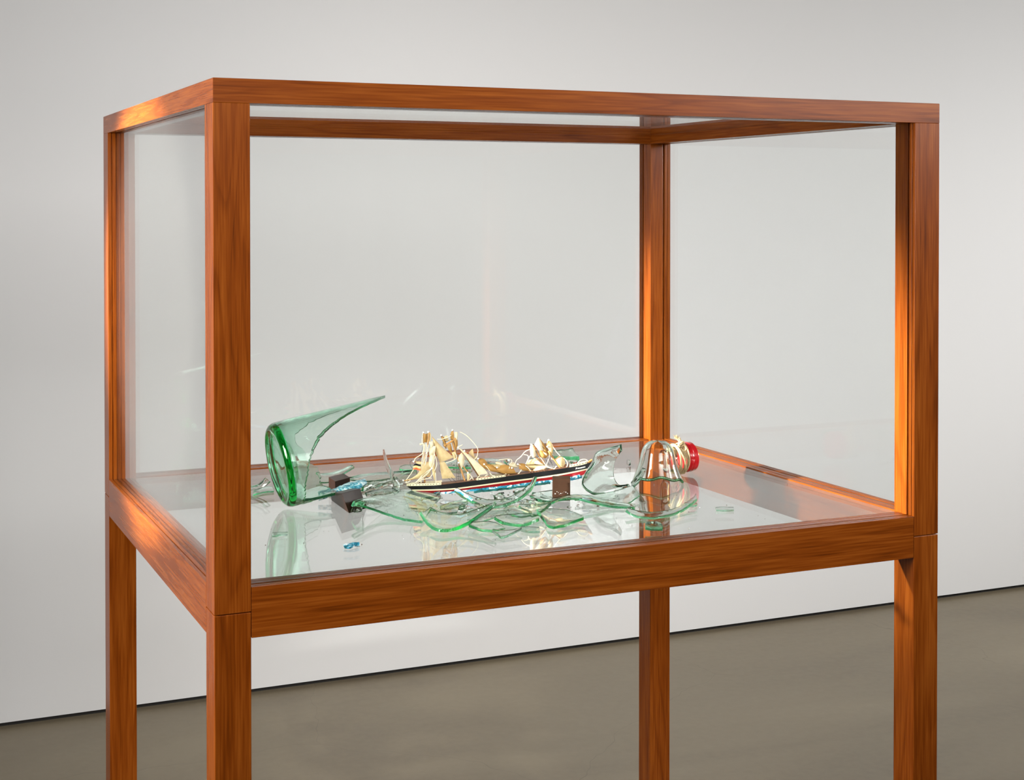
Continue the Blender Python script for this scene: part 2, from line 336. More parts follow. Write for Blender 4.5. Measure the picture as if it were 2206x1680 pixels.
for poly, nm in ((rail_poly(ZB, ZR), 'bottom_rail'), ):
    prt(nm, prism(poly, S + e_, W - S - e_, lambda p, a: (a, p[0], p[1])), WOOD[0], .0005)
    prt(nm, prism(poly, S + e_, W - S - e_, lambda p, a: (a, D - p[0], p[1])), WOOD[0], .0005)
    prt(nm, prism(poly, S2 + e_, D - S2 - e_, lambda p, a: (p[0], a, p[1])), WOOD[1], .0005)
    prt(nm, prism(poly, S2 + e_, D - S2 - e_, lambda p, a: (W - p[0], a, p[1])), WOOD[1], .0005)
tp = top_poly(ZF, ZT)
def mitre(poly, L, f):                      # rail mitred at both ends
    n_ = len(poly); vs = [f(p, p[0]) for p in poly] + [f(p, L - p[0]) for p in poly]
    fs = [tuple(range(n_)), tuple(range(2 * n_ - 1, n_ - 1, -1))] + [(i, (i + 1) % n_, n_ + (i + 1) % n_, n_ + i) for i in range(n_)]
    return vs, fs
prt('top_rail', mitre(tp, W, lambda p, a: (a, p[0], p[1])), WOOD[0], .0005)
prt('top_rail', mitre(tp, W, lambda p, a: (a, D - p[0], p[1])), WOOD[0], .0005)
prt('top_rail', mitre(tp, D, lambda p, a: (p[0], a, p[1])), WOOD[1], .0005)
prt('top_rail', mitre(tp, D, lambda p, a: (W - p[0], a, p[1])), WOOD[1], .0005)
# panes
pa, pb = .0152, .0192; ins = .0472; insy = .0486
prt('glass_pane', box(ins, W - ins, pa, pb, ZR - .003, ZF + .003), PANE)
prt('glass_pane', box(ins, W - ins, D - pb, D - pa, ZR - .003, ZF + .003), PANE_B)
prt('glass_pane', box(pa, pb, insy, D - insy, ZR - .003, ZF + .003), PANE_D)
prt('glass_pane', box(W - pb, W - pa, insy, D - insy, ZR - .003, ZF + .003), PANE)
prt('top_glass', box(.0470, W - .0470, .0470, D - .0470, 1.6790, 1.6848), PANE_D, label='horizontal clear glass top pane')
prt('glass_shelf', box(.0450, W - .0450, .0450, D - .0450, DECK - .0060, DECK), SHELF, label='horizontal glass shelf reflecting what lies on it')
prt('shelf_edge_line', prism([(0, 0), (1, 0), (1, 1), (0, 1)], 0, 1, lambda p, a: (.0447 + p[0] * (W - .0894), .0441 + p[1] * .0007, ZR - .0076 + a * .0070)), darkm)  # thin dark strip drawn as the dark line of the glass edge

# ------------------------------------------------------------------ bottle: base end
def thing_mesh(name, vs, fs, m, label, cat, group=None, smooth=35, lift=True):
    c = Vector((0, 0, 0))
    for v in vs: c += Vector(v)
    c /= len(vs); zmin = min(v[2] for v in vs)
    dz = max(0, DECK + .0004 - zmin) if lift == 'min' else (DECK + .0004 - zmin if lift else 0)
    me = mesh(name, vs, fs, smooth, c)
    bm = bmesh.new(); bm.from_mesh(me)
    if bm.calc_volume(signed=True) < 0: bmesh.ops.reverse_faces(bm, faces=bm.faces); bm.to_mesh(me)
    bm.free(); o = link(name, me, m, None, c + Vector((0, 0, dz)))
    return tag(o, label, cat, group)
def interp(tbl, th):
    th %= 360; t = tbl + [(tbl[0][0] + 360, tbl[0][1])]
    for (a, x), (b_, y) in zip(t, t[1:]):
        if a <= th <= b_:
            k = (th - a) / (b_ - a); return x + (y - x) * k
    return t[0][1]
Rb = .0735; tilt = R(10.5)
ax = Vector((math.cos(tilt), 0, math.sin(tilt))); e1 = Vector((-math.sin(tilt), 0, math.cos(tilt))); e2 = Vector((0, -1, 0))
P0 = at(612, 1095); org = P0 + e1 * Rb + zz * .001
Ltab = [(0, .212), (9, .19), (18, .160), (30, .122), (42, .092), (54, .068), (66, .053), (90, .036), (120, .026), (145, .028), (155, .045), (163, .075), (172, .094), (182, .095), (200, .090), (215, .078), (228, .088), (240, .086), (255, .066), (270, .068), (285, .052), (300, .056), (318, .08), (335, .125), (348, .175)]
def base_point(aa, r, th): return org + ax * aa + (e1 * math.cos(th) + e2 * math.sin(th)) * r
vs = []; NT = 120; fs = []
for k in range(NT):
    thd = 360 * k / NT; th = math.radians(thd); L = interp(Ltab, thd) + .0012 * math.sin(thd * .9) + .0008 * math.sin(thd * 2.3 + 1)
    nar = 1 - .30 * max(0, (L - .10) / .11) ** 1.5 * 0
    prof = [(.017, 0), (.016, .25 * Rb), (.011, .5 * Rb), (.004, .72 * Rb), (.0005, .84 * Rb), (.0008, .90 * Rb), (.004, .96 * Rb), (.010, .995 * Rb), (.018, Rb)]
    for q in range(1, 9): prof.append((.018 + (L - .018) * q / 8, Rb))
    tw = .0044
    prof.append((L - .0004, Rb - tw))
    for q in range(7, -1, -1): prof.append((.022 + (L - .0224) * q / 8, Rb - tw - .0012 * (1 - q / 8)))
    prof += [(.014, Rb - .009), (.0125, Rb - .015), (.015, .62 * Rb), (.022, .42 * Rb), (.0245, .22 * Rb), (.025, 0)]
    m_ = len(prof)
    for aa, r_ in prof:
        wob = 1 + .004 * math.sin(3 * th + 30 * aa)
        vs.append(base_point(aa, r_ * wob if r_ > .05 else r_, th))
for k in range(NT):
    k2 = (k + 1) % NT
    for j in range(m_ - 1): fs.append((k * m_ + j, k2 * m_ + j, k2 * m_ + j + 1, k * m_ + j + 1))
bb = empty('broken_bottle', P0)
tag(bb, 'thick green glass bottle bottom lying on its side with a long upward spike', 'broken bottle')
bw = part('bottle_wall', vs, fs, GREENB, bb, 40); bw.data.materials.append(EDGE)
for k in range(NT):
    for j in (16, 17):
        bw.data.polygons[k * (m_ - 1) + j].material_index = 1 if j == 16 else 0
P = []
for k in range(6, 42):
    thd = 3 * k; P.append(base_point(interp(Ltab, thd) + .0012 * math.sin(thd * .9) + .0008 * math.sin(thd * 2.3 + 1) - .0008, Rb - .0016, math.radians(thd)))
g = tube_geo(P, .0008, 7); n_ = 7
for i in range(len(P)):
    k_ = .0006 + .0022 * math.sin(math.pi * min(1, i / 22)) if i < 22 else .0009
    for j in range(n_):
        q = g[0][i * n_ + j]; g[0][i * n_ + j] = P[i] + (q - P[i]) / .0008 * k_
part('broken_edge', g[0], g[1], DEEP, bb, 60)
# embossed rings and bars moulded on the wall
def emboss(th0, a0, kind):
    out = []
    if kind == 'ring':
        pts = [(a0 + .0075 * math.cos(t), th0 + .0075 * math.sin(t) / Rb) for t in [2 * math.pi * i / 20 for i in range(21)]]; out.append(pts)
    else:
        for i in range(4): out.append([(a0 + .0035 * i, th0), (a0 + .0035 * i, th0 + .010 / Rb)])
        out.append([(a0 - .003, th0 - .002 / Rb), (a0 + .014, th0 - .002 / Rb), (a0 + .014, th0 + .012 / Rb), (a0 - .003, th0 + .012 / Rb), (a0 - .003, th0 - .002 / Rb)])
    for pts in out:
        P = [base_point(a_, Rb + .0002, t_) for a_, t_ in pts]
        g = tube_geo(P, .0006, 5); part('embossed_mark', g[0], g[1], GREENB, bb, 60)
emboss(R(152), .030, 'bars')

# painted sea inside the bottle bottom
BLUE, nt, n, l, b = mat('painted_sea')
tc = n.new('ShaderNodeTexCoord'); nz = n.new('ShaderNodeTexNoise'); nz.inputs['Scale'].default_value = 110; nz.inputs['Detail'].default_value = 3; nz.inputs['Distortion'].default_value = 1.0; l.new(tc.outputs['Object'], nz.inputs['Vector'])
rp = n.new('ShaderNodeValToRGB'); e = rp.color_ramp.elements; e[0].position = .36; e[0].color = (.01, .10, .13, 1); e[1].position = .60; e[1].color = (.75, .82, .84, 1)
for p_, c_ in ((.44, (.02, .20, .32)), (.52, (.06, .33, .46))):
    q = e.new(p_); q.color = (*c_, 1)
l.new(nz.outputs['Fac'], rp.inputs['Fac']); l.new(rp.outputs['Color'], b.inputs['Base Color']); b.inputs['Roughness'].default_value = .35
bp = n.new('ShaderNodeBump'); bp.inputs['Strength'].default_value = .5; bp.inputs['Distance'].default_value = .002; l.new(nz.outputs['Fac'], bp.inputs['Height']); l.new(bp.outputs['Normal'], b.inputs['Normal'])
BROWN = simple('dark_walnut', (.012, .004, .002), .35, .15, noise_amt=.35, scale=90)
BROWN2 = simple('brown_felt_block', (.034, .014, .006), .75, .15, noise_amt=.3, scale=500, bump=.3)
LITWOOD = BROWN

def jit(v, a, f=140): return v + Vector((noise.noise(v * f), noise.noise(v * f + Vector((7, 3, 1))), noise.noise(v * f + Vector((1, 9, 4))))) * a
def loft_grid(A, B, n=16, m=5, bulge=0, jag=.0006):
    A3 = cr([at(*p) for p in A], n); B3 = cr([at(*p) for p in B], n)
    up_ = Vector((0, 0, 1)); G = []
    nn = Vector((0, 0, 0))
    for i in range(n - 1): nn += (A3[i + 1] - A3[i]).cross(B3[i] - A3[i])
    if nn.length < 1e-12: nn = up_.copy()
    nn.normalize()
    if nn.z < 0: nn = -nn
    for i in range(n):
        row = []; u_ = i / (n - 1); k = math.sin(math.pi * min(max(u_, .04), .96)) ** .4
        for j in range(m):
            v_ = j / (m - 1); p = A3[i].lerp(B3[i], v_) + nn * bulge * 4 * v_ * (1 - v_) * k
            if j in (0, m - 1) or i in (0, n - 1): p = jit(p, jag)
            row.append(p)
        G.append(row)
    return G
def shard(label, A, B, t=.0035, bulge=0, m=None, n=18, mm=6, lift='min', name='glass_shard', cat='glass shard', group=None, jag=.0008):
    G = loft_grid(A, B, n, mm, bulge, jag); vs, fs = grid_solid(G, t)
    o = thing_mesh(name, vs, fs, m or GREEN, label, cat, group, 38, lift); rim(o.data, 2 * (n - 1) * (mm - 1), EDGEP if m is PALE else EDGE); return o

g = loft_grid([(686, 1066, .010), (706, 1060, .012), (722, 1054, .015), (734, 1048, .018)], [(687, 1076, .008), (706, 1070, .010), (722, 1064, .013), (736, 1057, .015)], 14, 5, .003, .001)
vs, fs = grid_solid(g, .004)
thing_mesh('painted_sea_strip', vs, fs, BLUE, 'blue and white painted sea strip seen inside the green bottle bottom', 'model sea', None, 50, 'min')
g = loft_grid([(728, 1052, .019), (745, 1043, .022), (765, 1038, .024), (786, 1034, .024)], [(742, 1062, .016), (760, 1055, .018), (776, 1049, .021), (790, 1042, .022)], 14, 5, .002, .001)
vs, fs = grid_solid(g, .004)
thing_mesh('painted_sea_strip', vs, fs, BLUE, 'blue and white painted sea strip on top of the dark wooden block', 'model sea', None, 50, 'min')

# ------------------------------------------------------------------ wooden blocks
def hexa(name, base4, h, m, label, top_off=(0, 0), bev=.0006):
    b4 = [at(*p) for p in base4]; off = Vector((top_off[0], top_off[1], 0))
    vs = b4 + [p + off + Vector((0, 0, h)) for p in b4]
    vs = [v + Vector((0, 0, .0004)) for v in vs]
    fs = [(0, 3, 2, 1), (4, 5, 6, 7), (0, 1, 5, 4), (1, 2, 6, 5), (2, 3, 7, 6), (3, 0, 4, 7)]
    o = thing_mesh(name, vs, fs, m, label, 'wooden block', None, None, False); bevel(o.data, bev); return o
bv = [at(752, 1105.6, .0004), at(790, 1094.7, .0004), at(753, 1068, .0004), at(714, 1078, .0004), at(736, 1062.5, .034), at(775.7, 1052, .034), at(748, 1052, .014), at(712, 1062, .014)]
o = thing_mesh('wooden_block', bv, [(0, 3, 2, 1), (4, 5, 6, 7), (0, 1, 5, 4), (1, 2, 6, 5), (2, 3, 7, 6), (3, 0, 4, 7)], BROWN, 'dark wooden block leaning against the bottle bottom at its broken edge', 'wooden block', None, None, 'min'); bevel(o.data, .0006)
hexa('wooden_block', [(722, 1060), (754, 1051), (740, 1042), (708, 1050)], .019, BROWN, 'small dark wooden block half hidden behind the green bottle bottom')
hexa('wooden_block', [(1190, 1079), (1228.5, 1079), (1227, 1067), (1190, 1067)], .0385, BROWN2, 'rough brown block standing under the bow of the model ship')

# ------------------------------------------------------------------ model ship
Ps = at(874, 1046, .020); Pb = at(1275, 993, .064)
SD = (Pb - Ps); SH = Vector((SD.x, SD.y, 0)).normalized(); SN = Vector((SH.y, -SH.x, 0))   # SN points to the viewer
def sh(px, py, d_=0.0):
    d = ray(px, py); o = Ps + SN * d_
    return CAM + d * ((o - CAM).dot(SN) / d.dot(SN))
ship = empty('model_ship', (Ps + Pb) / 2 - zz * .04)
tag(ship, 'wrecked model sailing ship with black and red hull and crumpled sails', 'model ship')
BLACK = simple('hull_black', (.006, .006, .007), .35); RED = simple('hull_red', (.27, .004, .008), .4, noise_amt=.15, scale=120); CREAM = simple('hull_cream', (.62, .55, .38), .5)
DKW = simple('ship_deck_wood', (.13, .055, .025), .5, noise_amt=.3, scale=300); TAN = simple('spar_tan', (.42, .21, .065), .45, noise_amt=.3, scale=350); DTAN = simple('spar_dark', (.16, .08, .03), .5, noise_amt=.3, scale=350)
THR = simple('thread_cream', (.72, .64, .48), .7); BTH = simple('thread_black', (.02, .02, .02), .6); WHT = simple('bead_white', (.8, .8, .78), .25)
SAIL = sail_mat('sail_cream', (.72, .58, .33)); SAIL_LIT = sail_mat('sail_white_lit', (.84, .76, .58)); SAIL_SHADE = sail_mat('sail_tan_shaded', (.52, .29, .075))  # sail tones paint in the light: white for lit cloth, tan for shaded
GOLD = simple('flag_gold', (.75, .55, .22), .6); ORG = simple('flag_red', (.72, .10, .02), .6)
NS = 33
def line2(P, n=NS): return [Vector((p.x, p.y)) for p in cr([Vector((a_, b_, 0)) for a_, b_ in P], n)]
def hw(i): 
    u_ = i / (NS - 1); return .0108 * max(.04, min(1, (u_ / .10) ** .55 if u_ < .10 else 1)) * (1 if u_ < .72 else max(.03, 1 - ((u_ - .72) / .28) ** 1.7))
top = line2([(876, 1047), (912, 1046.3), (948, 1044.5), (1026, 1034.8), (1086, 1027), (1143, 1019), (1187, 1013), (1230, 1006), (1256, 1001), (1275, 995)])
m1 = line2([(887, 1054.5), (930, 1054), (977, 1051.6), (1026, 1045.5), (1080, 1038), (1143, 1030), (1191, 1023.2), (1230, 1016.6), (1266, 1009)])
m2 = line2([(889, 1057), (932, 1056.7), (977, 1054.4), (1026, 1048.3), (1080, 1041), (1143, 1033), (1191, 1026.6), (1230, 1019.8), (1264, 1012)])
lo = line2([(896, 1062), (935, 1061.8), (977, 1059.5), (1026, 1054), (1080, 1048.5), (1143, 1040.5), (1191, 1034.5), (1230, 1029), (1258, 1022)])
def band(nm, U, L_, ku, kl, m, ext=0.0):
    vs = []; fs = []
    for i in range(NS):
        w_ = hw(i)
        a_ = sh(U[i].x, U[i].y, w_ * ku + ext); b_ = sh(L_[i].x, L_[i].y, w_ * kl + ext)
        c_ = b_ - SN * 2 * (w_ * kl + ext); d_ = a_ - SN * 2 * (w_ * ku + ext); vs += [a_, b_, c_, d_]
    for i in range(NS - 1):
        for j in range(4): fs.append((i * 4 + j, i * 4 + (j + 1) % 4, (i + 1) * 4 + (j + 1) % 4, (i + 1) * 4 + j))
    fs += [(0, 1, 2, 3), ((NS - 1) * 4, (NS - 1) * 4 + 3, (NS - 1) * 4 + 2, (NS - 1) * 4 + 1)]
    return part(nm, vs, fs, m, ship, 40)
band('hull', top, m1, 1, .93, BLACK); band('hull_stripe', m1, m2, .93, .90, CREAM, .0003); band('hull_bottom', m2, lo, .90, .62, RED)
# painted sea stuck to the keel
sea_u = [lo[i] for i in range(8, 30)]
SEAG = simple('sea_paint', (.015, .10, .09), .4, noise_amt=.8, scale=110, bump=.8)
def keel_sea(nm, i0, i1, y0, y1, w_, m):
    vs = []; fs = []; nn_ = 40
    for k in range(nn_):
        f_ = i0 + (i1 - i0) * k / (nn_ - 1); i = min(int(f_), NS - 2); p = lo[i].lerp(lo[i + 1], f_ - i)
        ja = noise.noise(Vector((k * .9, y0, 0))) * 1.3; jb = noise.noise(Vector((k * .7, y1, 3))) * 1.8
        a_ = sh(p.x, p.y + y0 + ja, w_); b_ = sh(p.x, p.y + y1 + jb, w_ * .9); vs += [a_, b_, b_ - SN * w_ * 1.8, a_ - SN * w_ * 2]
    for k in range(nn_ - 1):
        for j in range(4): fs.append((k * 4 + j, k * 4 + (j + 1) % 4, (k + 1) * 4 + (j + 1) % 4, (k + 1) * 4 + j))
    fs += [(0, 1, 2, 3), ((nn_ - 1) * 4, (nn_ - 1) * 4 + 3, (nn_ - 1) * 4 + 2, (nn_ - 1) * 4 + 1)]
    return part(nm, vs, fs, m, ship, 50)
keel_sea('sea_crust', 3.5, 31.0, -1.5, 3.2, .0076, BLUE)
keel_sea('sea_crust', 11, 25.5, 2.8, 7.5, .0066, SEAG)
keel_sea('sea_crust', 27.5, 31.5, 2.0, 6.5, .005, BLUE)
# deck and bulwarks
vs = []; fs = []
for i in range(NS):
    w_ = hw(i) * .9; a_ = sh(top[i].x, top[i].y - .2, w_); vs += [a_, a_ - SN * 2 * w_, a_ - SN * 2 * w_ + zz * .0012, a_ + zz * .0012]
for i in range(NS - 1):
    for j in range(4): fs.append((i * 4 + j, i * 4 + (j + 1) % 4, (i + 1) * 4 + (j + 1) % 4, (i + 1) * 4 + j))
fs += [(0, 1, 2, 3), ((NS - 1) * 4, (NS - 1) * 4 + 3, (NS - 1) * 4 + 2, (NS - 1) * 4 + 1)]
part('deck', vs, fs, DKW, ship)
def bulwark(i0, i1, hgt, m=CREAM):
    vs = []; fs = []; k_ = list(range(i0, i1 + 1))
    for i in k_:
        w_ = hw(i); a_ = sh(top[i].x, top[i].y, w_); a2_ = a_ - SN * 2 * w_
        vs += [a_, a_ + zz * hgt, a_ + zz * hgt - SN * .0012, a_ - SN * .0012, a2_, a2_ + zz * hgt, a2_ + zz * hgt + SN * .0012, a2_ + SN * .0012]
    for q in range(len(k_) - 1):
        for s_ in (0, 4):
            for j in range(4): fs.append((q * 8 + s_ + j, q * 8 + s_ + (j + 1) % 4, (q + 1) * 8 + s_ + (j + 1) % 4, (q + 1) * 8 + s_ + j))
    part('bulwark', vs, fs, m, ship)
    pv = []; pf = []
    for i in k_[:-1]:
        for t_ in (.3, .8):
            p = top[i].lerp(top[i + 1], t_); c_ = sh(p.x, p.y, hw(i) * (1 - t_) + hw(i + 1) * t_ + .0003) + zz * hgt * .5
            g = box(-.0006, .0006, -.0006, .0006, -.0006, .0006); o_ = len(pv); pv += [c_ + Vector(q_) for q_ in g[0]]; pf += [tuple(a_ + o_ for a_ in f_) for f_ in g[1]]
    o = part('porthole', pv, pf, BLACK, ship); o['kind'] = 'stuff'
bulwark(0, 6, .0042); bulwark(12, 17, .0034); bulwark(21, 24, .003, DKW); bulwark(28, 31, .0046)
def lin(pts, r=.0006, m=THR, nm='rigging_line', n=14, d_=0.0, r2=None):
    P = cr([sh(p[0], p[1], p[2] if len(p) > 2 else d_) for p in pts], n if len(pts) > 2 else 2); g = tube_geo(P, r, 6, r2); return part(nm, g[0], g[1], m, ship, 60)
def sail(A, B, m=SAIL, bul=.003, t=.0005, n=10, mm=6, nm='sail'):
    f = lambda p: sh(p[0], p[1], p[2] if len(p) > 2 else 0)
    A3 = cr([f(p) for p in A], n); B3 = cr([f(p) for p in B], n)
    G = [[A3[i].lerp(B3[i], j / (mm - 1)) + SN * bul * 4 * (j / (mm - 1)) * (1 - j / (mm - 1)) * (.35 + .65 * math.sin(math.pi * i / (n - 1))) for j in range(mm)] for i in range(n)]
    vs, fs = grid_solid(G, t); return part(nm, vs, fs, m, ship, 40)
# masts, spars
lin([(912.5, 930, .001), (915, 1040, .001)], .0013, TAN, 'mast', r2=.0016)
lin([(925, 931, .002), (921, 962, .003)], .0012, TAN, 'spar')
lin([(951, 938, .003), (961, 966, .002)], .0016, DTAN, 'mast')
lin([(975.5, 927, 0), (974, 948, .001), (987, 990, .001), (1002, 1037, .001)], .0017, TAN, 'mast')
lin([(977, 949, .003), (986, 985, .003)], .0009, DTAN, 'spar')
lin([(955.7, 961, .004), (979.5, 946.5, .004)], .0019, TAN, 'yard')
lin([(1001, 977, .002), (1022, 1012, .003)], .0016, DTAN, 'spar')
lin([(1018, 1000, .000), (1033, 1024, .002)], .0035, DTAN, 'broken_mast')
lin([(988, 1000, .003), (1003, 1038, .003)], .0013, TAN, 'spar'); lin([(996, 1002, .004), (1008, 1018, .004)], .0011, TAN, 'yard')
lin([(1040, 1002, -.002), (1080, 1019, -.001), (1112, 1020, 0)], .0014, DTAN, 'spar'); lin([(1060, 1010, .003), (1098, 1025, .003)], .0012, DTAN, 'spar')
lin([(1075, 1014, .001), (1128, 1022, .001)], .0017, DTAN, 'spar')
lin([(1118, 1008, .004), (1155, 1016.5, .004)], .0017, TAN, 'broken_mast')
lin([(1173.5, 958, .002), (1206, 1007.5, .002)], .0015, DTAN, 'mast'); lin([(1181.5, 949, 0), (1177, 962, .001)], .0017, TAN, 'spar')
lin([(1188, 983, .004), (1207, 1007, .004)], .0012, TAN, 'spar'); lin([(1196, 990.5, .004), (1206.5, 982.5, .004)], .0013, DTAN, 'yard')
lin([(1149, 961, .004), (1160, 978, .004), (1172, 995, .003)], .0015, TAN, 'spar'); lin([(1153, 984, .004), (1173, 997, .004)], .0014, DTAN, 'spar')
lin([(1155, 990, .002), (1179, 1002, .002)], .0011, TAN, 'spar')
lin([(1267, 996, .0005), (1275.5, 990.2, .0005)], .0020, TAN, 'bowsprit')
# sails
sail([(930.7, 940), (955, 965), (977.5, 985)], [(932, 945), (938, 972), (947.5, 996)], SAIL, .004, n=14)
sail([(947, 995.5), (949.5, 1014), (952.5, 1031)], [(957.5, 994.5), (970, 1013), (981.5, 1029)], SAIL, .003, n=12)
sail([(911.6, 934.5, .004), (912, 944, .004), (914, 952, .003)], [(920, 934, .001), (920, 944, .001), (919, 953, .001)], SAIL_SHADE, .003)
sail([(919, 934, .001), (920, 943, .001), (919, 953, .001)], [(927, 932.5, .004), (928.5, 942, .004), (927, 950, .003)], SAIL, -.002)
sail([(924, 953, .003), (927, 960, .004), (926, 968, .003)], [(931, 950, .002), (934, 957, .004), (931, 966, .002)], SAIL_LIT, .003)
sail([(924.5, 966, .004), (932, 962, .005), (938.5, 960.5, .005)], [(925, 982, .004), (931, 981, .005), (936.5, 975, .004)], SAIL_LIT, .003)
sail([(925, 984, .004), (931, 978, .005), (936, 982, .004)], [(923, 1003, .003), (930, 1008, .005), (935, 1003, .004)], SAIL_LIT, .004)
sail([(934, 986, .003), (937, 1002, .004), (939, 1022, .004)], [(929, 990, .004), (930, 1008, .005), (936, 1036, .006)], SAIL, .003)
sail([(904, 955, .002), (909, 955, .002), (914, 954, .002)], [(904.3, 959, .002), (909, 958, .002), (914, 957, .002)], SAIL_LIT, .001)
sail([(894.8, 993, .005), (903, 1014, .006), (892, 1027, .006), (874.5, 1034.5, .006)], [(925.5, 996.5, .003), (928, 1008, .003), (928, 1018, .003), (926.5, 1025, .003)], SAIL, .004, n=16)
lin([(890.8, 994, .005), (926, 996.5, .003)], .0011, TAN, 'yard'); lin([(870, 1035.5, .006), (927, 1025, .003)], .0011, TAN, 'yard')
# flag: black, gold and red stripes with a fold
for a_, b_, m_ in ((0, .33, BLACK), (.33, .66, GOLD), (.66, 1, ORG)):
    tl = Vector((891.5, 1000)); bl = Vector((889.5, 1012)); tr_ = Vector((906.5, 999)); br = Vector((905.5, 1012.5))
    A = []; B = []
    for k in range(5):
        t_ = k / 4; dep = .0085 + .0012 * math.sin(t_ * 7)
        p = tl.lerp(tr_, t_).lerp(bl.lerp(br, t_), a_); q = tl.lerp(tr_, t_).lerp(bl.lerp(br, t_), b_)
        yy = -1.2 * math.sin(t_ * 5); A.append((p.x, p.y + yy, dep)); B.append((q.x, q.y + yy, dep))
    sail(A, B, m_, 0, .0004, 10, 2, 'flag_stripe')
sail([(957, 941, .004), (960, 939, .004), (963.7, 938, .004)], [(960, 951, .003), (963, 950, .003), (967, 949, .003)], SAIL, .002)
sail([(950, 939, .003), (954, 950, .004), (958, 962, .003)], [(956, 941, .002), (960, 952, .003), (964, 962, .002)], SAIL_SHADE, .003)
sail([(962, 960, .003), (966, 968, .004), (972, 975, .003)], [(971, 955, .002), (973, 964, .003), (974, 972, .002)], SAIL_SHADE, .003)
sail([(972, 930, .001), (970, 940, .002), (972, 948, .001)], [(977, 930, .003), (978, 940, .004), (976, 949, .003)], SAIL_SHADE, .002)
sail([(979, 931, .001), (985, 931, .002), (986.5, 937, .001)], [(980, 940, .003), (983.5, 950, .004), (983, 960, .002)], SAIL_LIT, .003)
sail([(978, 942, .004), (980, 956, .005), (983, 968, .004)], [(985, 944, .003), (986, 956, .004), (984, 966, .003)], SAIL_SHADE, .003)
sail([(973, 975, .003), (977, 984, .004), (978, 990, .003)], [(980, 972, .002), (983, 980, .003), (980, 990, .002)], SAIL, .002)
sail([(986.5, 989, .004), (990, 980, .005), (995, 974.5, .004)], [(994, 1010, .004), (1000, 997, .005), (1000.5, 984, .004)], SAIL_LIT, .004)
sail([(985, 961, .003), (1010, 980, .006), (1040, 1006, .007), (1051, 1020, .007)], [(987, 964, .004), (1003, 982, .008), (1020, 1006, .009), (1031, 1023, .009)], SAIL_LIT, .003, n=16)
sail([(1001, 978, .002), (1010, 992, .002), (1021, 1006, .002)], [(1003, 976, .003), (1014, 990, .003), (1026, 1008, .004)], SAIL_SHADE, .003)
sail([(1009, 975.5, -.002), (1013, 971, -.002), (1018.5, 966.5, -.002)], [(1022, 988, -.002), (1023, 987, -.002), (1022, 984, -.002)], SAIL, .001)
sail([(1022, 986, -.003), (1025, 983, -.003), (1029, 980, -.003)], [(1023, 990, -.003), (1026, 990, -.003), (1028, 987, -.003)], SAIL, .001)
sail([(1006, 1018, .005), (1011, 1020, .006), (1014, 1019, .005)], [(1007.5, 1042, .007), (1008.5, 1042, .007), (1009, 1040, .007)], SAIL, .003)
def lens(A, B, m): sail(A, B, m, .0045, n=12)
lens([(1029, 988, 0), (1043, 989, .001), (1053, 1003, 0)], [(1029, 989, .003), (1036, 1003, .005), (1054, 1013, .003)], SAIL_SHADE)
lens([(1046, 999, .001), (1062, 1002, .002), (1074, 1013, .001)], [(1046, 1000, .004), (1056, 1014, .006), (1076, 1017, .004)], SAIL_SHADE)
lens([(1058, 1000, -.002), (1072, 1001, -.001), (1088, 1006, -.002)], [(1060, 1003, 0), (1073, 1010, .001), (1088, 1008, 0)], SAIL)
lens([(1071, 1006, .001), (1088, 1001, .002), (1106, 1008, .001)], [(1070, 1014, .004), (1088, 1020, .006), (1112, 1019, .003)], SAIL_SHADE)
lens([(1067, 996, -.003), (1075, 994.5, -.003), (1093, 1003, -.003)], [(1068, 999, -.002), (1076, 1002, -.002), (1092, 1004, -.002)], SAIL_LIT)
lens([(1096, 999, 0), (1107, 996, .001), (1117, 1005, 0)], [(1096, 1001, .002), (1106, 1007, .003), (1116, 1007, .001)], SAIL_LIT)
lens([(1116, 999, .001), (1129, 999, .002), (1141, 1010, .001)], [(1116, 1001, .004), (1125, 1013, .006), (1142, 1014, .003)], SAIL_SHADE)
lens([(1125, 1001, -.003), (1150, 1000, -.003), (1180, 1001, -.003)], [(1127, 1006, -.001), (1150, 1010, -.001), (1178, 1006, -.001)], SAIL)
lens([(1148, 1012, .002), (1160, 1005, .002), (1178, 1003, .002)], [(1150, 1016, .004), (1163, 1015, .004), (1178, 1008, .003)], SAIL_LIT)
sail([(1133, 1000.4, .002), (1137, 995, .002), (1140, 990.5, .002)], [(1151, 1000, .004), (1155, 994, .004), (1158.5, 987, .004)], SAIL, .002)
sail([(1153, 990, .003), (1160, 992, .003), (1166, 997, .003)], [(1151, 998, .005), (1158, 1000, .005), (1170, 1001, .005)], SAIL_LIT, .002)
sail([(1159, 942.8, .002), (1164, 948, .003), (1174, 967, .003)], [(1151, 958, .004), (1156, 964, .005), (1162.5, 972, .005)], SAIL_LIT, .004, n=14)
sail([(1162.8, 945.5, 0), (1173, 958, 0), (1182.5, 977, .001)], [(1165, 955, .003), (1170, 967, .004), (1177, 981, .004)], SAIL_SHADE, .003, n=14)
sail([(1143.2, 955.5, .002), (1150, 960, .003), (1155, 970, .003), (1155, 982, .003)], [(1141.5, 965, .004), (1142, 972, .005), (1143.5, 980, .005), (1148, 986, .005)], SAIL_LIT, .004, n=14)
sail([(1162, 969, .005), (1172, 972, .006), (1182, 980, .005)], [(1163, 977, .006), (1168, 985, .008), (1176, 987, .006)], SAIL_SHADE, .004)
sail([(1170, 973, .0085), (1174, 975, .0085), (1178, 977, .0085)], [(1172, 979, .009), (1175, 981, .009), (1178, 981, .009)], SAIL_LIT, .001, .0004)
sail([(1183.5, 949.5, .001), (1190.5, 958, .002), (1191.5, 969, .002), (1189, 983, .001)], [(1178, 962, .004), (1182, 968, .005), (1185, 975, .005), (1188, 984, .003)], SAIL, .003, n=14)
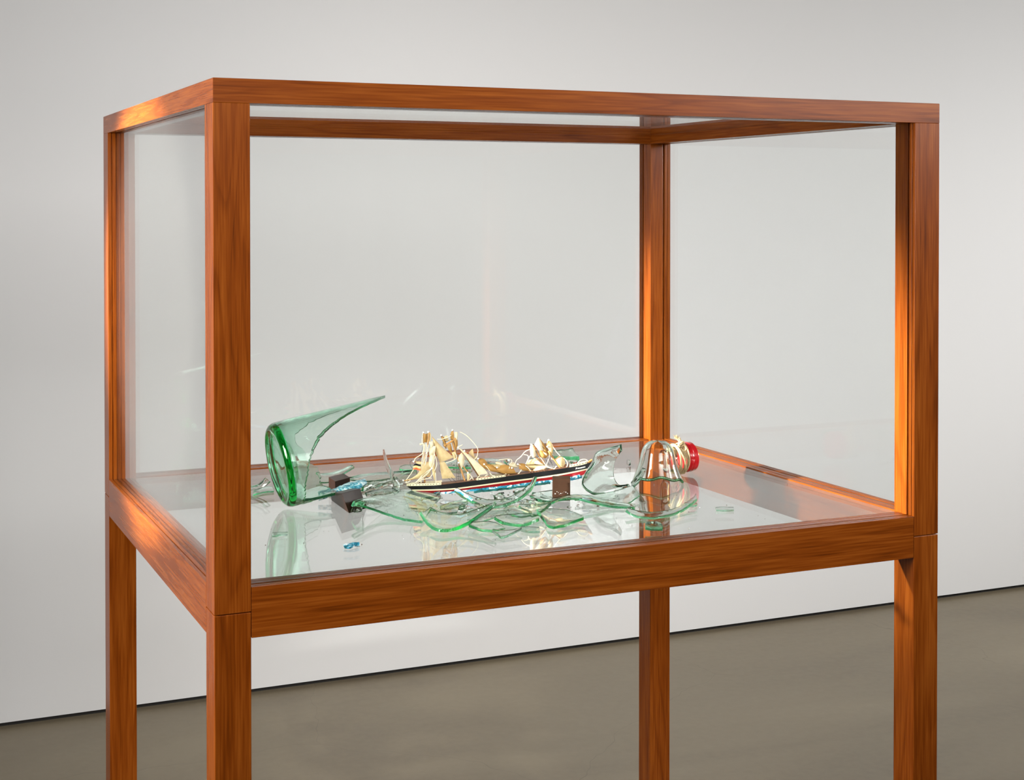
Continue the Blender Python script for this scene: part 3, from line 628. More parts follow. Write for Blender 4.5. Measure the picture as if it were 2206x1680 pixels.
sail([(1183, 970, .005), (1187, 975, .006), (1188, 982, .005)], [(1180, 972, .004), (1183, 978, .006), (1187, 983, .005)], SAIL_SHADE, .002)
sail([(1206, 983.5, .003), (1213.5, 986, .004), (1217, 997, .004), (1214.5, 1006, .003)], [(1197.5, 991, .005), (1201, 997, .007), (1205, 1002, .007), (1209, 1006, .005)], SAIL, .003, n=14)
sail([(1188, 983, -.001), (1192, 985, -.001), (1196, 988, -.001)], [(1187, 990, 0), (1191, 990, 0), (1195, 993, 0)], SAIL_LIT, .002)
# deckhouses and small deck gear
def dbox(px, py, lx, ly, lz, m, nm, d_=0):
    c_ = sh(px, py, d_); ux = SD.normalized(); uz = Vector((-SH.x * ux.z, -SH.y * ux.z, math.hypot(ux.x, ux.y)))
    vs = [c_ + ux * a_ * lx / 2 + SN * b_ * ly / 2 + uz * q_ * lz for a_ in (-1, 1) for b_ in (-1, 1) for q_ in (0, 1)]
    return part(nm, vs, box(0, 1, 0, 1, 0, 1)[1], m, ship)
dbox(1044, 1031.5, .015, .010, .0045, CREAM, 'deckhouse', .002); dbox(1044, 1027, .016, .011, .0008, simple('roof_red', (.35, .07, .04), .5), 'deckhouse_roof', .002)
dbox(905, 1044, .018, .010, .004, DKW, 'deckhouse'); dbox(1025, 1035, .014, .012, .005, DKW, 'deckhouse'); dbox(1160, 1017, .03, .012, .003, DKW, 'deckhouse')
dbox(1216, 1005.5, .008, .008, .004, DKW, 'deckhouse')
for px, py, m_ in ((1223.5, 998, RED), (1232, 1000, simple('gear_green', (.01, .06, .04), .4)), (1237, 998, RED), (1242, 997.5, RED)):
    dbox(px, py + 2, .0022, .003, .0032, m_, 'deck_gear', -.001)
# rigging
L_ = [[(912, 955), (911, 975), (895, 987), (893, 993)], [(914, 957), (910, 985), (908, 1005), (907, 1040)], [(916, 957), (914, 975), (911, 1000)], [(919, 956), (918, 975), (914, 995)],
      [(922, 958), (921, 972), (917, 996), (913, 1008)], [(911, 933), (909.5, 945), (909.5, 957)], [(938, 963), (934, 985), (928, 1012), (905, 1036), (897, 1040)], [(936, 985), (932, 1005), (918, 1022), (894, 1040)],
      [(930, 1009), (912, 1022), (896, 1040)], [(935, 975), (941, 1000), (930, 1024), (924, 1030)], [(938, 1018), (939, 1034), (937, 1048), (933, 1055)], [(891, 1011), (884, 1022), (875, 1034)], [(876, 1036), (874.5, 1040), (880, 1038), (884, 1035)],
      [(930, 1030), (915, 1032), (897, 1037)], [(991, 930), (1005, 938), (1019, 952), (1029, 966), (1029, 976), (1027, 985), (1022, 989)], [(942, 946), (952, 946), (963, 943), (972, 938)],
      [(987, 962), (993, 960), (996, 958)], [(980, 975), (984, 985), (975, 992), (960, 997)], [(1043, 1001), (1051, 1008), (1055, 1015)], [(1115, 1000), (1123, 1004), (1122, 1014), (1110, 1024), (1095, 1023)], [(1098, 1005), (1096, 1012), (1089, 1021)], [(1074, 991), (1088, 989), (1099, 989), (1103, 993), (1100, 999)],
      [(1109, 1001), (1113, 991), (1122, 984), (1131, 973), (1141, 968)], [(1128, 979), (1137, 981), (1139, 989)], [(1143, 981), (1138, 989), (1133, 1000)], [(1192, 963), (1199, 973), (1207, 982)], [(1214, 986), (1221, 993), (1223, 1001), (1218, 1008), (1202, 1009.5), (1184, 1007), (1177, 1001)],
      [(1183, 962), (1184, 980), (1181, 992), (1173, 1008), (1165, 1018)], [(1199, 1004), (1194, 1010), (1188, 1013.5)], [(1243, 999), (1249, 992), (1256, 989.5), (1263, 990), (1267, 994)], [(1132, 1003), (1140, 1010), (1146, 1020)], [(1165, 985), (1172, 996), (1180, 1006), (1190, 1009)],
      [(1008, 1019), (1015, 1025), (1020, 1034)], [(1050, 1022), (1040, 1030), (1030, 1036)], [(1034, 1023), (1027, 1031), (1020, 1037)], [(1006, 1040), (1012, 1033), (1018, 1028)], [(1055, 1018), (1060, 1024), (1066, 1025)], [(1117, 1020), (1125, 1022), (1132, 1026)]]
for k, P_ in enumerate(L_): lin([(a_, b_, .0075 - .0003 * (k % 7)) for a_, b_ in P_], .00072 if k % 4 else .00085, THR, 'rigging_line', 16)
for P_ in ([(889, 1010), (884, 1002), (884, 994), (889, 991)], [(908, 985), (902, 990), (899, 994)], [(913, 952), (908, 975), (904, 990)], [(966, 1030), (973, 1037)], [(972, 1028), (982, 1038)], [(984, 992), (984, 1034)], [(987, 995), (988, 1034)], [(990, 1000), (992, 1034)],
           [(957, 951), (965, 950), (972, 946), (976, 948)], [(955, 951), (954, 958), (957, 962)], [(947, 1000), (946, 1012), (949, 1018)], [(905, 1012), (912, 1020), (922, 1030)], [(1165, 957), (1169, 963), (1176, 970)], [(1154, 970), (1157, 977), (1160, 984)], [(1180, 985), (1188, 998)], [(1183, 984), (1190, 1002)], [(1176, 990), (1184, 1003)]):
    lin([(a_, b_, .006) for a_, b_ in P_], .00035, BTH, 'dark_line', 12)
for yy in (1003, 1011, 1019, 1026): lin([(983.5, yy, .006), (992, yy + 1, .006)], .0003, BTH, 'dark_line')
for px, py in ((890.8, 994), (927.8, 991.4), (930.3, 1009), (868.7, 1035), (986.5, 964), (1000.3, 971), (988, 996.6), (1008, 1018.3), (1030, 987.9), (1043, 1000), (1070.6, 1007), (1102.6, 1008), (1115.6, 1000), (912, 931.5), (922.5, 930.5), (950.5, 937.5), (974.5, 926.5), (1179, 962), (1182, 948), (918.5, 976)):
    bm = bmesh.new(); bmesh.ops.create_icosphere(bm, subdivisions=2, radius=.0017); c_ = sh(px, py, .007)
    me = bpy.data.meshes.new('bead'); bm.to_mesh(me); bm.free(); me.shade_smooth(); link('bead', me, WHT, ship, c_ - Vector(ship.location))
# ship's name in white letters
fc = bpy.data.curves.new('name_lettering', 'FONT'); fc.body = 'Preussen'; fc.size = 1; fc.shear = .35; fc.extrude = .03
to = bpy.data.objects.new('tmp', fc); C.objects.link(to); bpy.context.view_layer.update()
me = bpy.data.meshes.new_from_object(to); bpy.data.objects.remove(to)
xs = [v.co.x for v in me.vertices]; wid = max(xs) - min(xs)
a_ = sh(1240, 1011, .0058); b_ = sh(1261, 1006.5, .0042); dirx = (b_ - a_).normalized(); ln = (b_ - a_).length
hullf = lambda px: 0
nx = dirx.cross(zz).normalized(); uy = nx.cross(dirx)
if nx.dot(SN) < 0: nx = -nx
uy = (zz - dirx * zz.dot(dirx)).normalized()
for v in me.vertices:
    q = v.co.copy(); v.co = a_ - Vector(ship.location) + dirx * (q.x - min(xs)) * ln / wid + uy * q.y * .0040 + nx * (q.z * .01 + .0006)
link('name_lettering', me, WHT, ship)

# ------------------------------------------------------------------ bottle neck with cap and rope
nk = empty('broken_bottle', at(1440, 1040)); tag(nk, 'broken green bottle neck with red cap and tan cord tied round it', 'broken bottle')
na = Vector((math.cos(R(5)), 0, math.sin(R(5)))); n1 = Vector((-na.z, 0, na.x)); n2 = Vector((0, -1, 0)); Cc = at(1469, 986, .033)
def revolve(prof, o, a, u1, u2, n=64):
    vs = []; fs = []; m_ = len(prof)
    for k in range(n):
        th = 2 * math.pi * k / n
        for x, r_ in prof: vs.append(o + a * x + (u1 * math.cos(th) + u2 * math.sin(th)) * r_)
    for k in range(n):
        for j in range(m_ - 1): fs.append((k * m_ + j, ((k + 1) % n) * m_ + j, ((k + 1) % n) * m_ + j + 1, k * m_ + j + 1))
    return vs, fs
CAPM = simple('red_wax_cap', (.55, .008, .014), .22, coat=.5, noise_amt=.1, scale=60, bump=.15); ROPE = simple('tan_cord', (.50, .37, .20), .8, noise_amt=.35, scale=700, bump=.6)
rc = .0283
g = revolve([(0, 0), (0, rc * .93), (.0008, rc * .99), (.006, rc), (.0066, rc * 1.012), (.0074, rc), (.012, rc * .995), (.0124, rc * 1.01), (.0135, rc * .998), (.0205, rc * .985), (.0222, rc * .955), (.023, rc * .88), (.0232, 0)], Cc, na, n1, n2)
part('cap', g[0], g[1], CAPM, nk, 40)
g = revolve([(-.036, .0235), (-.024, .0225), (-.010, .0235), (-.0005, .0245), (-.0005, .0205), (-.012, .0195), (-.024, .0190), (-.036, .020), (-.036, .0235)], Cc, na, n1, n2)
part('neck_wall', g[0], g[1], NECKG, nk, 40)
for k, (x_, r_, tl) in enumerate(((-.0022, .0262, .05), (-.0052, .0266, .12), (-.0082, .0265, .02), (-.0112, .0262, -.10), (-.0140, .0257, .06), (-.0030, .0288, -.16), (-.0092, .0288, .22), (-.0165, .0252, -.05))):
    P = []
    for q in range(49):
        th = 2 * math.pi * q / 48; P.append(Cc + na * (x_ + tl * .03 * math.cos(th + .5 * k)) + (n1 * math.cos(th) + n2 * math.sin(th)) * (r_ + .0004 * math.sin(5 * th + k)))
    g = tube_geo(P, .00175, 7); part('cord_turn', g[0], g[1], ROPE, nk, 60)
kc = Cc + na * -.008 + n1 * .025 + n2 * .014
for pts in ([(0, 0, 0), (.004, .006, .004), (.001, .010, .006), (-.005, .007, .004), (-.004, .001, .002)], [(-.004, -.003, .002), (.003, -.008, .006), (.008, -.003, .006), (.004, .004, .003)], [(-.006, .002, 0), (-.003, .009, .001), (-.006, .016, -.001), (-.011, .019, -.003)], [(-.002, .006, .001), (-.002, .013, .002), (-.004, .0185, .002)]):
    P = cr([kc + na * x_ + n1 * y_ + n2 * q_ for x_, y_, q_ in pts], 18); g = tube_geo(P, .0025, 7, .0019); part('knot', g[0], g[1], ROPE, nk, 60)
for k in range(9):
    q0 = kc + n1 * .016 + na * -.006; tip = q0 + n1 * (.007 + .003 * random.random()) + na * (random.random() - .75) * .013 + n2 * (random.random() - .5) * .006
    g = tube_geo(cr([q0, q0.lerp(tip, .5) + na * .001 * (k % 3 - 1), tip], 6), .0009, 5, .0003); part('frayed_end', g[0], g[1], ROPE, nk)
# shoulder: bell of glass, broken off along its lower front edge
Bc = at(1417, 1042); prof = [(.0005, .0792), (.010, .0786), (.018, .0755), (.0245, .069), (.0285, .060), (.0312, .049), (.0335, .038), (.0372, .027), (.0415, .015), (.0465, .002)]
pp = cr([Vector((r_, h_, 0)) for r_, h_ in prof], 26); G = []
f0 = math.atan2(-fwd0.y, -fwd0.x)
for k in range(61):
    ph = R(-128 + 250 * k / 60); u_ = abs(ph) / R(100)
    hmin = .0165 - .0155 * min(1, u_) ** 1.5 + .0015 * math.sin(ph * 6 + 1) ; hmin = max(.0012, hmin)
    if abs(ph) > R(105): hmin = .0012 + (abs(ph) - R(105)) * .11
    dirv = Vector((math.cos(f0 + ph), math.sin(f0 + ph), 0)); row = []
    for j in range(26):
        t_ = j / 25; hh = .0792 + (hmin - .0792) * t_; rr = None
        for a_, b_ in zip(pp, pp[1:]):
            if b_.y <= hh <= a_.y + 1e-9: rr = a_.x + (b_.x - a_.x) * (a_.y - hh) / max(a_.y - b_.y, 1e-9); break
        if rr is None: rr = pp[-1].x if hh < .01 else pp[0].x
        row.append(Bc + dirv * rr + zz * hh)
    G.append(row)
vs, fs = grid_solid(G, .0040); o = part('shoulder', vs, fs, NECKG, nk, 45); rim(o.data, 2 * 60 * 25)
P = [Vector((G[k][-1].x, G[k][-1].y, max(G[k][-1].z + .0012, DECK + .0030))) for k in range(8, 56)]; g = tube_geo(P, .0026, 7); part('broken_edge', g[0], g[1], DEEP, nk, 60)

# ------------------------------------------------------------------ glass shards
S_ = shard
S_('long curved green shard with a rolled left end in front of the dark block', [(763, 1083, .028), (790, 1077, .022), (830, 1068, .014), (870, 1062, .010), (915, 1063, .006), (950, 1072, .003)], [(759, 1093, .022), (778, 1092, .019), (800, 1098, .013), (835, 1110, .006), (870, 1121, .002), (910, 1127, .001)], .0045, .006, n=26)
S_('thick rolled stub of green glass resting against the dark block', [(758, 1086, .016), (768, 1083, .022), (782, 1086, .020)], [(758, 1102, .002), (766, 1103, .002), (778, 1098, .004)], .006, .006, n=10)
S_('large upturned bowl-like green shard in front of the ship stern', [(926, 1103, .014), (950, 1114, .008), (985, 1119, .006), (1020, 1110, .014), (1066, 1090, .030)], [(905, 1113, .012), (921, 1137, .003), (940, 1150, .001), (962, 1152, .0005), (990, 1145, .002), (1022, 1127, .010), (1068, 1093, .027)], .005, -.007, n=30, mm=8)
S_('long upswept crescent shard whose tip rises against the red hull', [(982, 1052, .022), (1010, 1066, .014), (1050, 1078, .009), (1090, 1075, .012), (1125, 1058, .022), (1144, 1040, .036), (1150, 1026, .047)], [(980, 1058, .020), (1005, 1076, .010), (1040, 1091, .004), (1078, 1092, .004), (1115, 1078, .012), (1143, 1056, .026), (1155, 1028, .046)], .0045, -.004, n=30)
g = loft_grid([(979, 1056, .024), (995, 1064, .019), (1017, 1079, .011)], [(985, 1053, .0265), (1002, 1063, .021), (1019, 1077, .0125)], 12, 4, .001, .0005)
vs, fs = grid_solid(g, .003); thing_mesh('painted_sea_strip', vs, fs, BLUE, 'blue painted edge lying along the upswept crescent shard', 'model sea', None, 40, 'min')
S_('narrow green bar of glass sloping under the crescent shard', [(1018, 1081, .006), (1030, 1087, .005), (1046, 1097, .003)], [(1016, 1086, .003), (1028, 1094, .002), (1043, 1102, .001)], .004, .001, n=8, mm=3)
S_('green shard with blunt right end against the brown block', [(1148, 1064, .010), (1180, 1061, .010), (1208, 1059, .011), (1224, 1066, .010)], [(1141, 1071, .004), (1160, 1080, .002), (1192, 1083, .001), (1228, 1069, .008)], .0045, -.003, n=20)
S_('very long wavy green shard pointing right towards the bottle neck', [(1192, 1082, .012), (1228, 1071, .016), (1262, 1071, .014), (1300, 1080, .006), (1340, 1087, .003), (1369, 1090, .002)], [(1180, 1091, .009), (1205, 1080, .014), (1240, 1077, .015), (1280, 1086, .009), (1320, 1094, .002), (1368, 1097, .0006)], .0042, .002, n=30)
S_('thin flat trapezoid shard with a pale blue flake beside the bottle neck', [(1238, 1077, .008), (1280, 1068, .008), (1330, 1058, .012), (1362, 1047, .018)], [(1262, 1080, .004), (1300, 1085, .003), (1345, 1087, .003), (1378, 1068, .008)], .003, .002, n=18)
S_('pointed leaf-shaped shard touching the tip of the long wavy shard', [(1118, 1091, .009), (1150, 1093, .006), (1185, 1088, .010)], [(1118, 1096, .007), (1138, 1114, .001), (1152, 1120, .0006), (1186, 1090, .009)], .0045, -.003, n=18)
S_('leaf-shaped shard right of centre with a bright right tip', [(1158, 1104, .009), (1188, 1103, .006), (1225, 1107, .004), (1257, 1119, .004)], [(1158, 1109, .006), (1172, 1127, .001), (1184, 1141, .0005), (1210, 1140, .0005), (1256, 1123, .003)], .0042, -.004, n=20)
S_('curved green shard between the two leaf-shaped shards in the front row', [(1066, 1116, .008), (1095, 1114, .006), (1130, 1112, .006), (1161, 1116, .006)], [(1066, 1121, .006), (1085, 1131, .001), (1125, 1136, .0006), (1161, 1123, .004)], .0045, -.003, n=18)
S_('slim front shard lying below the right end of the bowl-like shard', [(1012, 1131, .005), (1040, 1128, .005), (1065, 1130, .004), (1087, 1140, .002)], [(1010, 1136, .003), (1035, 1145, .0006), (1062, 1148, .0005), (1087, 1144, .001)], .004, -.002, n=16)
S_('foremost small boat-shaped pale shard below the pile', [(1061, 1143, .007), (1085, 1146, .005), (1108, 1144, .005), (1124, 1139, .007)], [(1061, 1147, .005), (1073, 1156, .001), (1086, 1161, .0005), (1124, 1142, .006)], .0032, -.002, PALE, n=16)
S_('small straight bar of glass right of the boat-shaped shard', [(1121, 1139, .003), (1142, 1139, .003), (1163, 1140, .003)], [(1122, 1145, .0008), (1143, 1148, .0008), (1163, 1148, .0008)], .004, 0, PALE, n=8, mm=3)
S_('curved bowl-like rim shard lying in front of the bottle neck', [(1352, 1098, .010), (1372, 1104, .006), (1410, 1108, .004), (1455, 1098, .005), (1486, 1080, .009), (1499, 1068, .013)], [(1348, 1103, .008), (1362, 1113, .003), (1390, 1119, .0008), (1422, 1118, .0005), (1465, 1106, .001), (1502, 1080, .008)], .004, -.002, n=28)
S_('chunky cube-like green fragment at the front below the bottle neck', [(1392, 1128, .012), (1408, 1127, .012), (1423, 1130, .011)], [(1389, 1137, .008), (1408, 1139, .008), (1427, 1138, .008)], .007, .001, n=9, mm=5, jag=.0012)
S_('short clear glass bar under the red cap', [(1474, 1086, .003), (1488, 1085, .003), (1502, 1087, .003)], [(1474, 1090, .001), (1488, 1092, .001), (1501, 1091, .001)], .0035, 0, PALE, n=7, mm=3)
S_('lone small clear splinter far right on the glass shelf', [(1541, 1096, .002), (1560, 1095, .002), (1580, 1096, .002)], [(1543, 1101, .0006), (1560, 1102, .0006), (1581, 1101, .0006)], .003, 0, PALE, n=7, mm=3)
S_('small clear splinter in front of the bottle bottom', [(586, 1152, .002), (602, 1150, .002), (621, 1150, .002)], [(587, 1157, .0006), (604, 1156, .0006), (620, 1154, .0006)], .0028, 0, PALE, n=8, mm=3, jag=.0012)
S_('standing hooked green shard with an upright arm right of the bow', [(1339, 960, .080), (1312, 968, .070), (1286, 977, .062), (1276, 1003, .044), (1263, 1021, .030), (1255, 1042, .014), (1266, 1057, .004), (1285, 1066, .001), (1318, 1062, .002), (1350, 1052, .006)],
   [(1338, 972, .072), (1333, 980, .064), (1327, 990, .057), (1322, 1004, .045), (1321, 1016, .035), (1322, 1030, .024), (1326, 1039, .016), (1333, 1047, .009), (1344, 1050, .007), (1356, 1047, .008)], .0042, .010, n=44, mm=10, lift='min')
hook = [o for o in bpy.data.objects if o.get('label', '').startswith('standing hooked')][0]
vv = hook.data.vertices; P = [hook.location + (vv[i * 10].co + vv[440 + i * 10].co) / 2 for i in range(1, 43)]
P = [Vector((p.x, p.y, max(p.z, DECK + .0025))) for p in P]
g = tube_geo(P, .0021, 7); part('broken_edge', g[0], g[1], DEEP, hook, 60)
S_('upright jagged green spur leaning against the bell of the bottle neck', [(1360, 1043, .008), (1374, 1026, .020), (1386, 1010, .031)], [(1364, 1049, .005), (1380, 1033, .016), (1392, 1013, .029)], .006, .001, n=10, mm=4, jag=.0012, lift='min')
P_ = cr([at(826.5, 968, .076), at(830, 988, .060), at(838, 1010, .043), at(848, 1030, .028), at(857, 1045, .016)], 24)
vs = []; fs = []
for i, p in enumerate(P_):
    u_ = i / 23; wd = .0012 + .0042 * math.sin(min(u_ * 1.3, 1) * 1.57); th_ = .0006 + .0017 * min(1, u_ * 2)
    for a_, b_ in ((-1, -.6), (0, -1), (1, -.5), (1, .4), (.1, 1), (-1, .5)): vs.append(p + right * a_ * wd + fwd0 * b_ * th_)
for i in range(23):
    for j in range(6): fs.append((i * 6 + j, i * 6 + (j + 1) % 6, (i + 1) * 6 + (j + 1) % 6, (i + 1) * 6 + j))
fs += [tuple(range(5, -1, -1)), tuple(range(138, 144))]
thing_mesh('glass_shard', vs, fs, PALE, 'bright curved clear splinter standing upright left of the ship stern', 'glass shard', None, 50, 'min')
S_('thin triangular shard leaning on the stern of the ship', [(853, 1028, .030), (868, 1040, .020), (892, 1062, .003)], [(848, 1050, .010), (855, 1060, .004), (885, 1066, .001)], .003, 0, PALE, n=14, lift='min')
S_('pale curved shard to the left behind the bottle bottom', [(572, 1030, .026), (563, 1040, .018), (550, 1047, .012), (528, 1047, .010)], [(582, 1037, .022), (568, 1049, .012), (550, 1055, .007), (528, 1053, .007)], .0035, .002, n=16)
S_('dim green shard lying under the pale curved one behind the bottle bottom', [(585, 1050, .004), (566, 1052, .004), (548, 1058, .003)], [(590, 1060, .001), (568, 1062, .001), (545, 1068, .001)], .003, .002, n=10)
S_('thick-edged shard rising behind the bottle bottom', [(680, 1022, .016), (712, 1020, .016), (738, 1012, .022), (757, 1003, .030)], [(690, 1040, .004), (715, 1037, .006), (738, 1022, .018), (763, 1007, .028)], .004, .003, n=16, lift='min')
S_('long flat shard behind the small painted sea strip', [(748, 1030, .010), (790, 1022, .012), (840, 1018, .012), (893, 1014, .012)], [(752, 1033, .008), (785, 1037, .004), (820, 1034, .004), (880, 1022, .006)], .004, .003, n=18, lift='min')
S_('green slab lying between the bright splinter and the dark block', [(806, 1048, .006), (830, 1038, .010), (860, 1026, .014), (896, 1012, .018)], [(812, 1053, .001), (840, 1048, .001), (862, 1040, .002), (897, 1026, .004)], .004, .001, n=16)
S_('small rounded shard on the shelf behind the ship stern', [(861, 1007, .006), (876, 1004, .006), (896, 1005, .006)], [(861, 1013, .002), (876, 1015, .002), (896, 1014, .002)], .0045, 0, n=8)
S_('green shard lying behind the two main masts', [(955, 997, .010), (985, 992, .010), (1015, 994, .010)], [(958, 1006, .004), (985, 1008, .004), (1015, 1008, .004)], .004, .003, n=14)
S_('pale shard lying behind the fallen sails amidships', [(1030, 992, .010), (1050, 989, .010), (1080, 991, .008)], [(1035, 1000, .004), (1055, 1000, .004), (1080, 999, .004)], .0035, .002, PALE, n=12)
S_('tiny bright green bar upright behind the fallen sails', [(1087, 989, .022), (1093, 994, .018), (1099, 999, .014)], [(1085, 993, .019), (1090, 998, .015), (1096, 1001, .012)], .004, 0, n=6, mm=3, lift='min')
S_('flat green shard with a thick glittering edge behind the bow', [(1186, 973, .020), (1212, 972, .020), (1233, 969, .022)], [(1190, 985, .012), (1218, 987, .012), (1249, 987, .014)], .0075, 0, n=14, jag=.0014, lift='min')
S_('lower green shard under the glittering one behind the bow', [(1215, 989, .008), (1232, 990, .008), (1247, 991, .008)], [(1218, 995, .002), (1232, 997, .002), (1243, 998, .002)], .005, 0, n=8, jag=.0012)
S_('little upright white flake of glass behind the hooked shard', [(1352, 990, .012), (1355, 991, .012), (1359, 994, .010)], [(1351, 1000, .003), (1355, 1003, .001), (1358, 1001, .002)], .002, 0, PALE, n=6, mm=3)
S_('mottled shard showing under the stern of the ship', [(868, 1066, .006), (900, 1068, .004), (930, 1066, .006), (945, 1060, .010)], [(872, 1078, .002), (905, 1082, .001), (935, 1076, .002), (948, 1065, .006)], .004, -.002, n=16)
S_('broad flat shard under the middle of the ship with grey edge', [(870, 1078, .008), (920, 1086, .006), (960, 1090, .006), (990, 1092, .005)], [(880, 1100, .001), (920, 1104, .001), (960, 1108, .001), (985, 1106, .001)], .0035, .002, PALE, n=18)
S_('green shard lying across the broad flat one', [(948, 1092, .008), (970, 1084, .010), (992, 1080, .012), (1006, 1078, .013)], [(950, 1100, .004), (972, 1098, .004), (992, 1092, .006), (1008, 1084, .010)], .004, .002, n=14)
S_('curled green shard inside the upswept crescent', [(1064, 1068, .012), (1078, 1064, .014), (1092, 1072, .010)], [(1066, 1076, .004), (1078, 1078, .004), (1093, 1077, .006)], .005, .003, n=12)
S_('clear fragment stuck upright behind the crescent shard tip', [(1108, 1064, .010), (1120, 1058, .014), (1136, 1058, .012)], [(1110, 1070, .004), (1122, 1070, .003), (1138, 1068, .003)], .004, .001, PALE, n=8)
S_('clear chip lying on the shard against the brown block', [(1164, 1060, .020), (1172, 1067, .016), (1190, 1071, .014)], [(1164, 1070, .014), (1172, 1073, .012), (1190, 1076, .010)], .003, 0, PALE, n=8, lift='min')
S_('green shard filling the gap between crescent and leaf-shaped shards', [(1090, 1098, .008), (1105, 1094, .010), (1125, 1100, .007), (1145, 1106, .005)], [(1092, 1112, .002), (1108, 1118, .001), (1128, 1120, .001), (1146, 1116, .002)], .0045, .003, n=14)
S_('pale shard lying above the slim front shard', [(1010, 1110, .012), (1035, 1104, .012), (1062, 1098, .012), (1090, 1096, .010)], [(1008, 1126, .004), (1030, 1126, .004), (1050, 1120, .005), (1088, 1106, .006)], .0035, .002, PALE, n=16)
S_('greenish shard behind the left end of the long wavy shard', [(1130, 1078, .008), (1155, 1084, .006), (1185, 1086, .006)], [(1128, 1088, .002), (1150, 1094, .001), (1180, 1092, .003)], .004, .001, n=12)
S_('twisted clear shard with green flecks beside the painted sea strip', [(780, 1048, .020), (800, 1038, .024), (825, 1036, .022), (845, 1030, .022)], [(782, 1058, .012), (802, 1050, .014), (824, 1044, .015), (848, 1038, .015)], .004, .003, n=16, jag=.0015, lift='min')
S_('pale shard on the shelf right of the dark wooden block', [(786, 1062, .008), (820, 1055, .008), (860, 1054, .006)], [(790, 1070, .002), (825, 1066, .002), (865, 1063, .002)], .0035, .002, PALE, n=12)
# pale blue flake
g = loft_grid([(1254, 1074, .0105), (1264, 1072, .0105), (1274, 1073, .0105)], [(1255, 1079, .009), (1265, 1080, .009), (1276, 1078, .009)], 7, 3, 0, .0003)
vs, fs = grid_solid(g, .0012); PB = simple('pale_blue_paint', (.36, .50, .60), .4)
thing_mesh('blue_flake', vs, fs, PB, 'pale blue paint flake on the thin trapezoid shard', 'paint flake', None, 40, 'min')
g = loft_grid([(739, 1175, .003), (752, 1173, .004), (764, 1171, .005), (774, 1171, .004)], [(742, 1181, .001), (754, 1182, .001), (766, 1178, .001), (775, 1177, .001)], 12, 4, .001, .0012)
vs, fs = grid_solid(g, .003)
thing_mesh('blue_chip', vs, fs, BLUE, 'small blue painted chip alone near the front rail', 'paint chip', None, 20, 'min')
# slivers: one thing each
def sliver(px, py, sz, label, group, ang=None, m=GREEN, h=.0):
    c_ = at(px, py, h); ang = random.random() * 6.3 if ang is None else ang; k_ = random.randint(3, 5)
    base = [Vector((math.cos(ang + 6.283 * i / k_) * sz * (.5 + random.random()), math.sin(ang + 6.283 * i / k_) * sz * .6 * (.5 + random.random()), 0)) for i in range(k_)]
    t_ = .002 + .0025 * random.random(); rot = Matrix.Rotation((random.random() - .5) * .7, 3, 'X') @ Matrix.Rotation((random.random() - .5) * .7, 3, 'Y')
    vs = [c_ + rot @ v for v in base] + [c_ + rot @ (v * .92 + zz * t_) for v in base]
    fs = [tuple(range(k_ - 1, -1, -1)), tuple(range(k_, 2 * k_))] + [(i, (i + 1) % k_, k_ + (i + 1) % k_, k_ + i) for i in range(k_)]
    return thing_mesh('glass_sliver', vs, fs, m, label, 'glass sliver', group, None, True if h == 0 else 'min')
LAB = {}
def word(sz): return 'tiny' if sz < .0046 else ('small' if sz < .0068 else 'larger')
def lab_sliver(px, py, sz, m, place, group):
    lb = '%s %s glass sliver %s' % (word(sz), 'green' if m is GREEN else 'clear', place)
    if lb in LAB: return None
    LAB[lb] = 1; return sliver(px, py, sz, lb, group, None, m)
made = 0
for i in range(400):
    t_ = random.random(); px = 895 + 290 * t_; q_ = random.random(); py = 1066 + 48 * q_ - 10 * t_; sz = .0035 + .006 * random.random() ** 1.3
    row = 'at the front' if q_ > .68 else ('in the middle' if q_ > .34 else 'at the back')
    col = 'stern' if t_ < .2 else ('rear mast' if t_ < .4 else ('long white sail' if t_ < .6 else ('fallen sails' if t_ < .8 else 'bow masts')))
    if lab_sliver(px, py, sz, GREEN if random.random() < .6 else PALE, row + ' of the heap below the ' + col, 'slivers below the hull'): made += 1
    if made >= 44: break
made = 0
for i in range(200):
    px = 768 + 100 * random.random(); q_ = random.random(); py = 1046 + 22 * q_; sz = .0035 + .005 * random.random()
    col = 'right beside the dark block' if px < 802 else ('midway from dark block to stern' if px < 835 else 'just left of the stern')
    if lab_sliver(px, py, sz, GREEN if random.random() < .5 else PALE, ('nearer' if q_ > .5 else 'farther') + ' row, ' + col, 'slivers left of the stern'): made += 1
    if made >= 16: break
made = 0
for i in range(200):
    t_ = random.random(); px = 900 + 330 * t_; py = 1000 + 16 * random.random() - 22 * t_; sz = .004 + .005 * random.random()
    col = 'stern' if t_ < .25 else ('main masts' if t_ < .5 else ('fallen sails' if t_ < .75 else 'bow masts'))
    if lab_sliver(px, py, sz, GREEN, 'lying behind the ' + col + ' of the ship', 'slivers behind the ship'): made += 1
    if made >= 11: break
made = 0
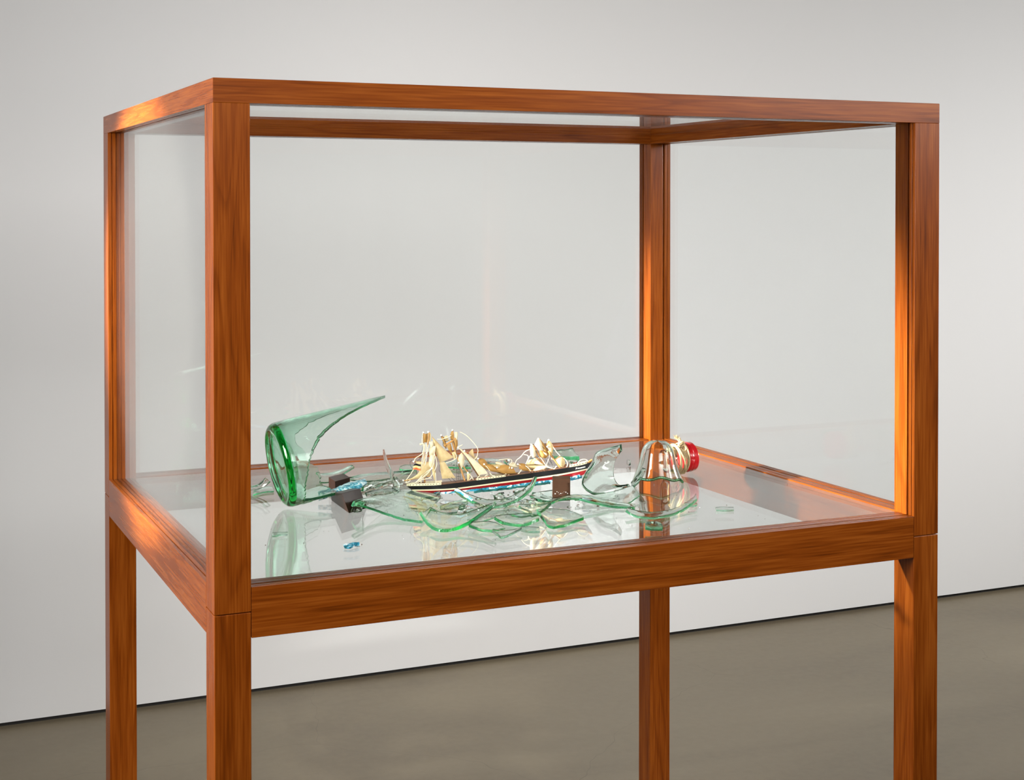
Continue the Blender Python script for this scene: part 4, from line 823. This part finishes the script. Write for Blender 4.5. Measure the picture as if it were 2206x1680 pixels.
for i in range(200):
    t_ = random.random(); px = 1225 + 150 * t_; q_ = random.random(); py = 1072 + 30 * q_; sz = .002 + .004 * random.random()
    col = 'left part' if t_ < .33 else ('middle' if t_ < .66 else 'right tip')
    if lab_sliver(px, py, sz, PALE, ('in front of' if q_ > .5 else 'behind') + ' the ' + col + ' of the long wavy shard', 'slivers near the wavy shard'): made += 1
    if made >= 9: break
for k in range(9):
    c_ = at(1195 + 3.3 * k + 2 * random.random(), 1079, .0) - fwd0 * .0010 + zz * (.0115 + .0050 * random.random()); r_ = .0005 + .0009 * random.random()
    vs = [c_ + right * r_, c_ - right * r_ * .7 + zz * r_ * .8, c_ - right * r_ * .6 - zz * r_ * .7, c_ - fwd0 * r_]
    thing_mesh('white_chip', vs, [(0, 1, 2), (0, 3, 1), (1, 3, 2), (2, 3, 0)], WHT, 'tiny white chip stuck on the face of the rough brown block', 'glass chip', 'white chips on the brown block', None, False)  # opaque white stands in for the glimmer of glass bits
# crumbs: far too many to count
cv = []; cf = []
for i in range(420):
    if i < 300: px = random.gauss(1040, 130); py = random.gauss(1095, 26)
    else: px = random.uniform(570, 1700); py = random.uniform(1030, 1180)
    p = at(px, py, .0006)
    if not (.07 < p.x < W - .07 and .07 < p.y < D - .07): continue
    s_ = .0005 + .0009 * random.random() ** 2; k0 = len(cv); rr = [Vector((random.uniform(-1, 1), random.uniform(-1, 1), 0)) * s_ * .5 for _ in range(2)]
    cv += [p + Vector((s_, 0, 0)) + rr[0], p + Vector((-s_ * .6, s_ * .9, 0)), p + Vector((-s_ * .5, -s_ * .8, 0)) + rr[1], p + Vector((0, 0, s_ * 1.4))]
    cf += [(k0, k0 + 2, k0 + 1), (k0, k0 + 1, k0 + 3), (k0 + 1, k0 + 2, k0 + 3), (k0 + 2, k0, k0 + 3)]
o = thing_mesh('glass_crumbs', cv, cf, green_glass('crumb_glass', sig=(4, 1, 3)), 'fine glass crumbs scattered over the glass shelf', 'glass crumbs', None, None, True); o['kind'] = 'stuff'
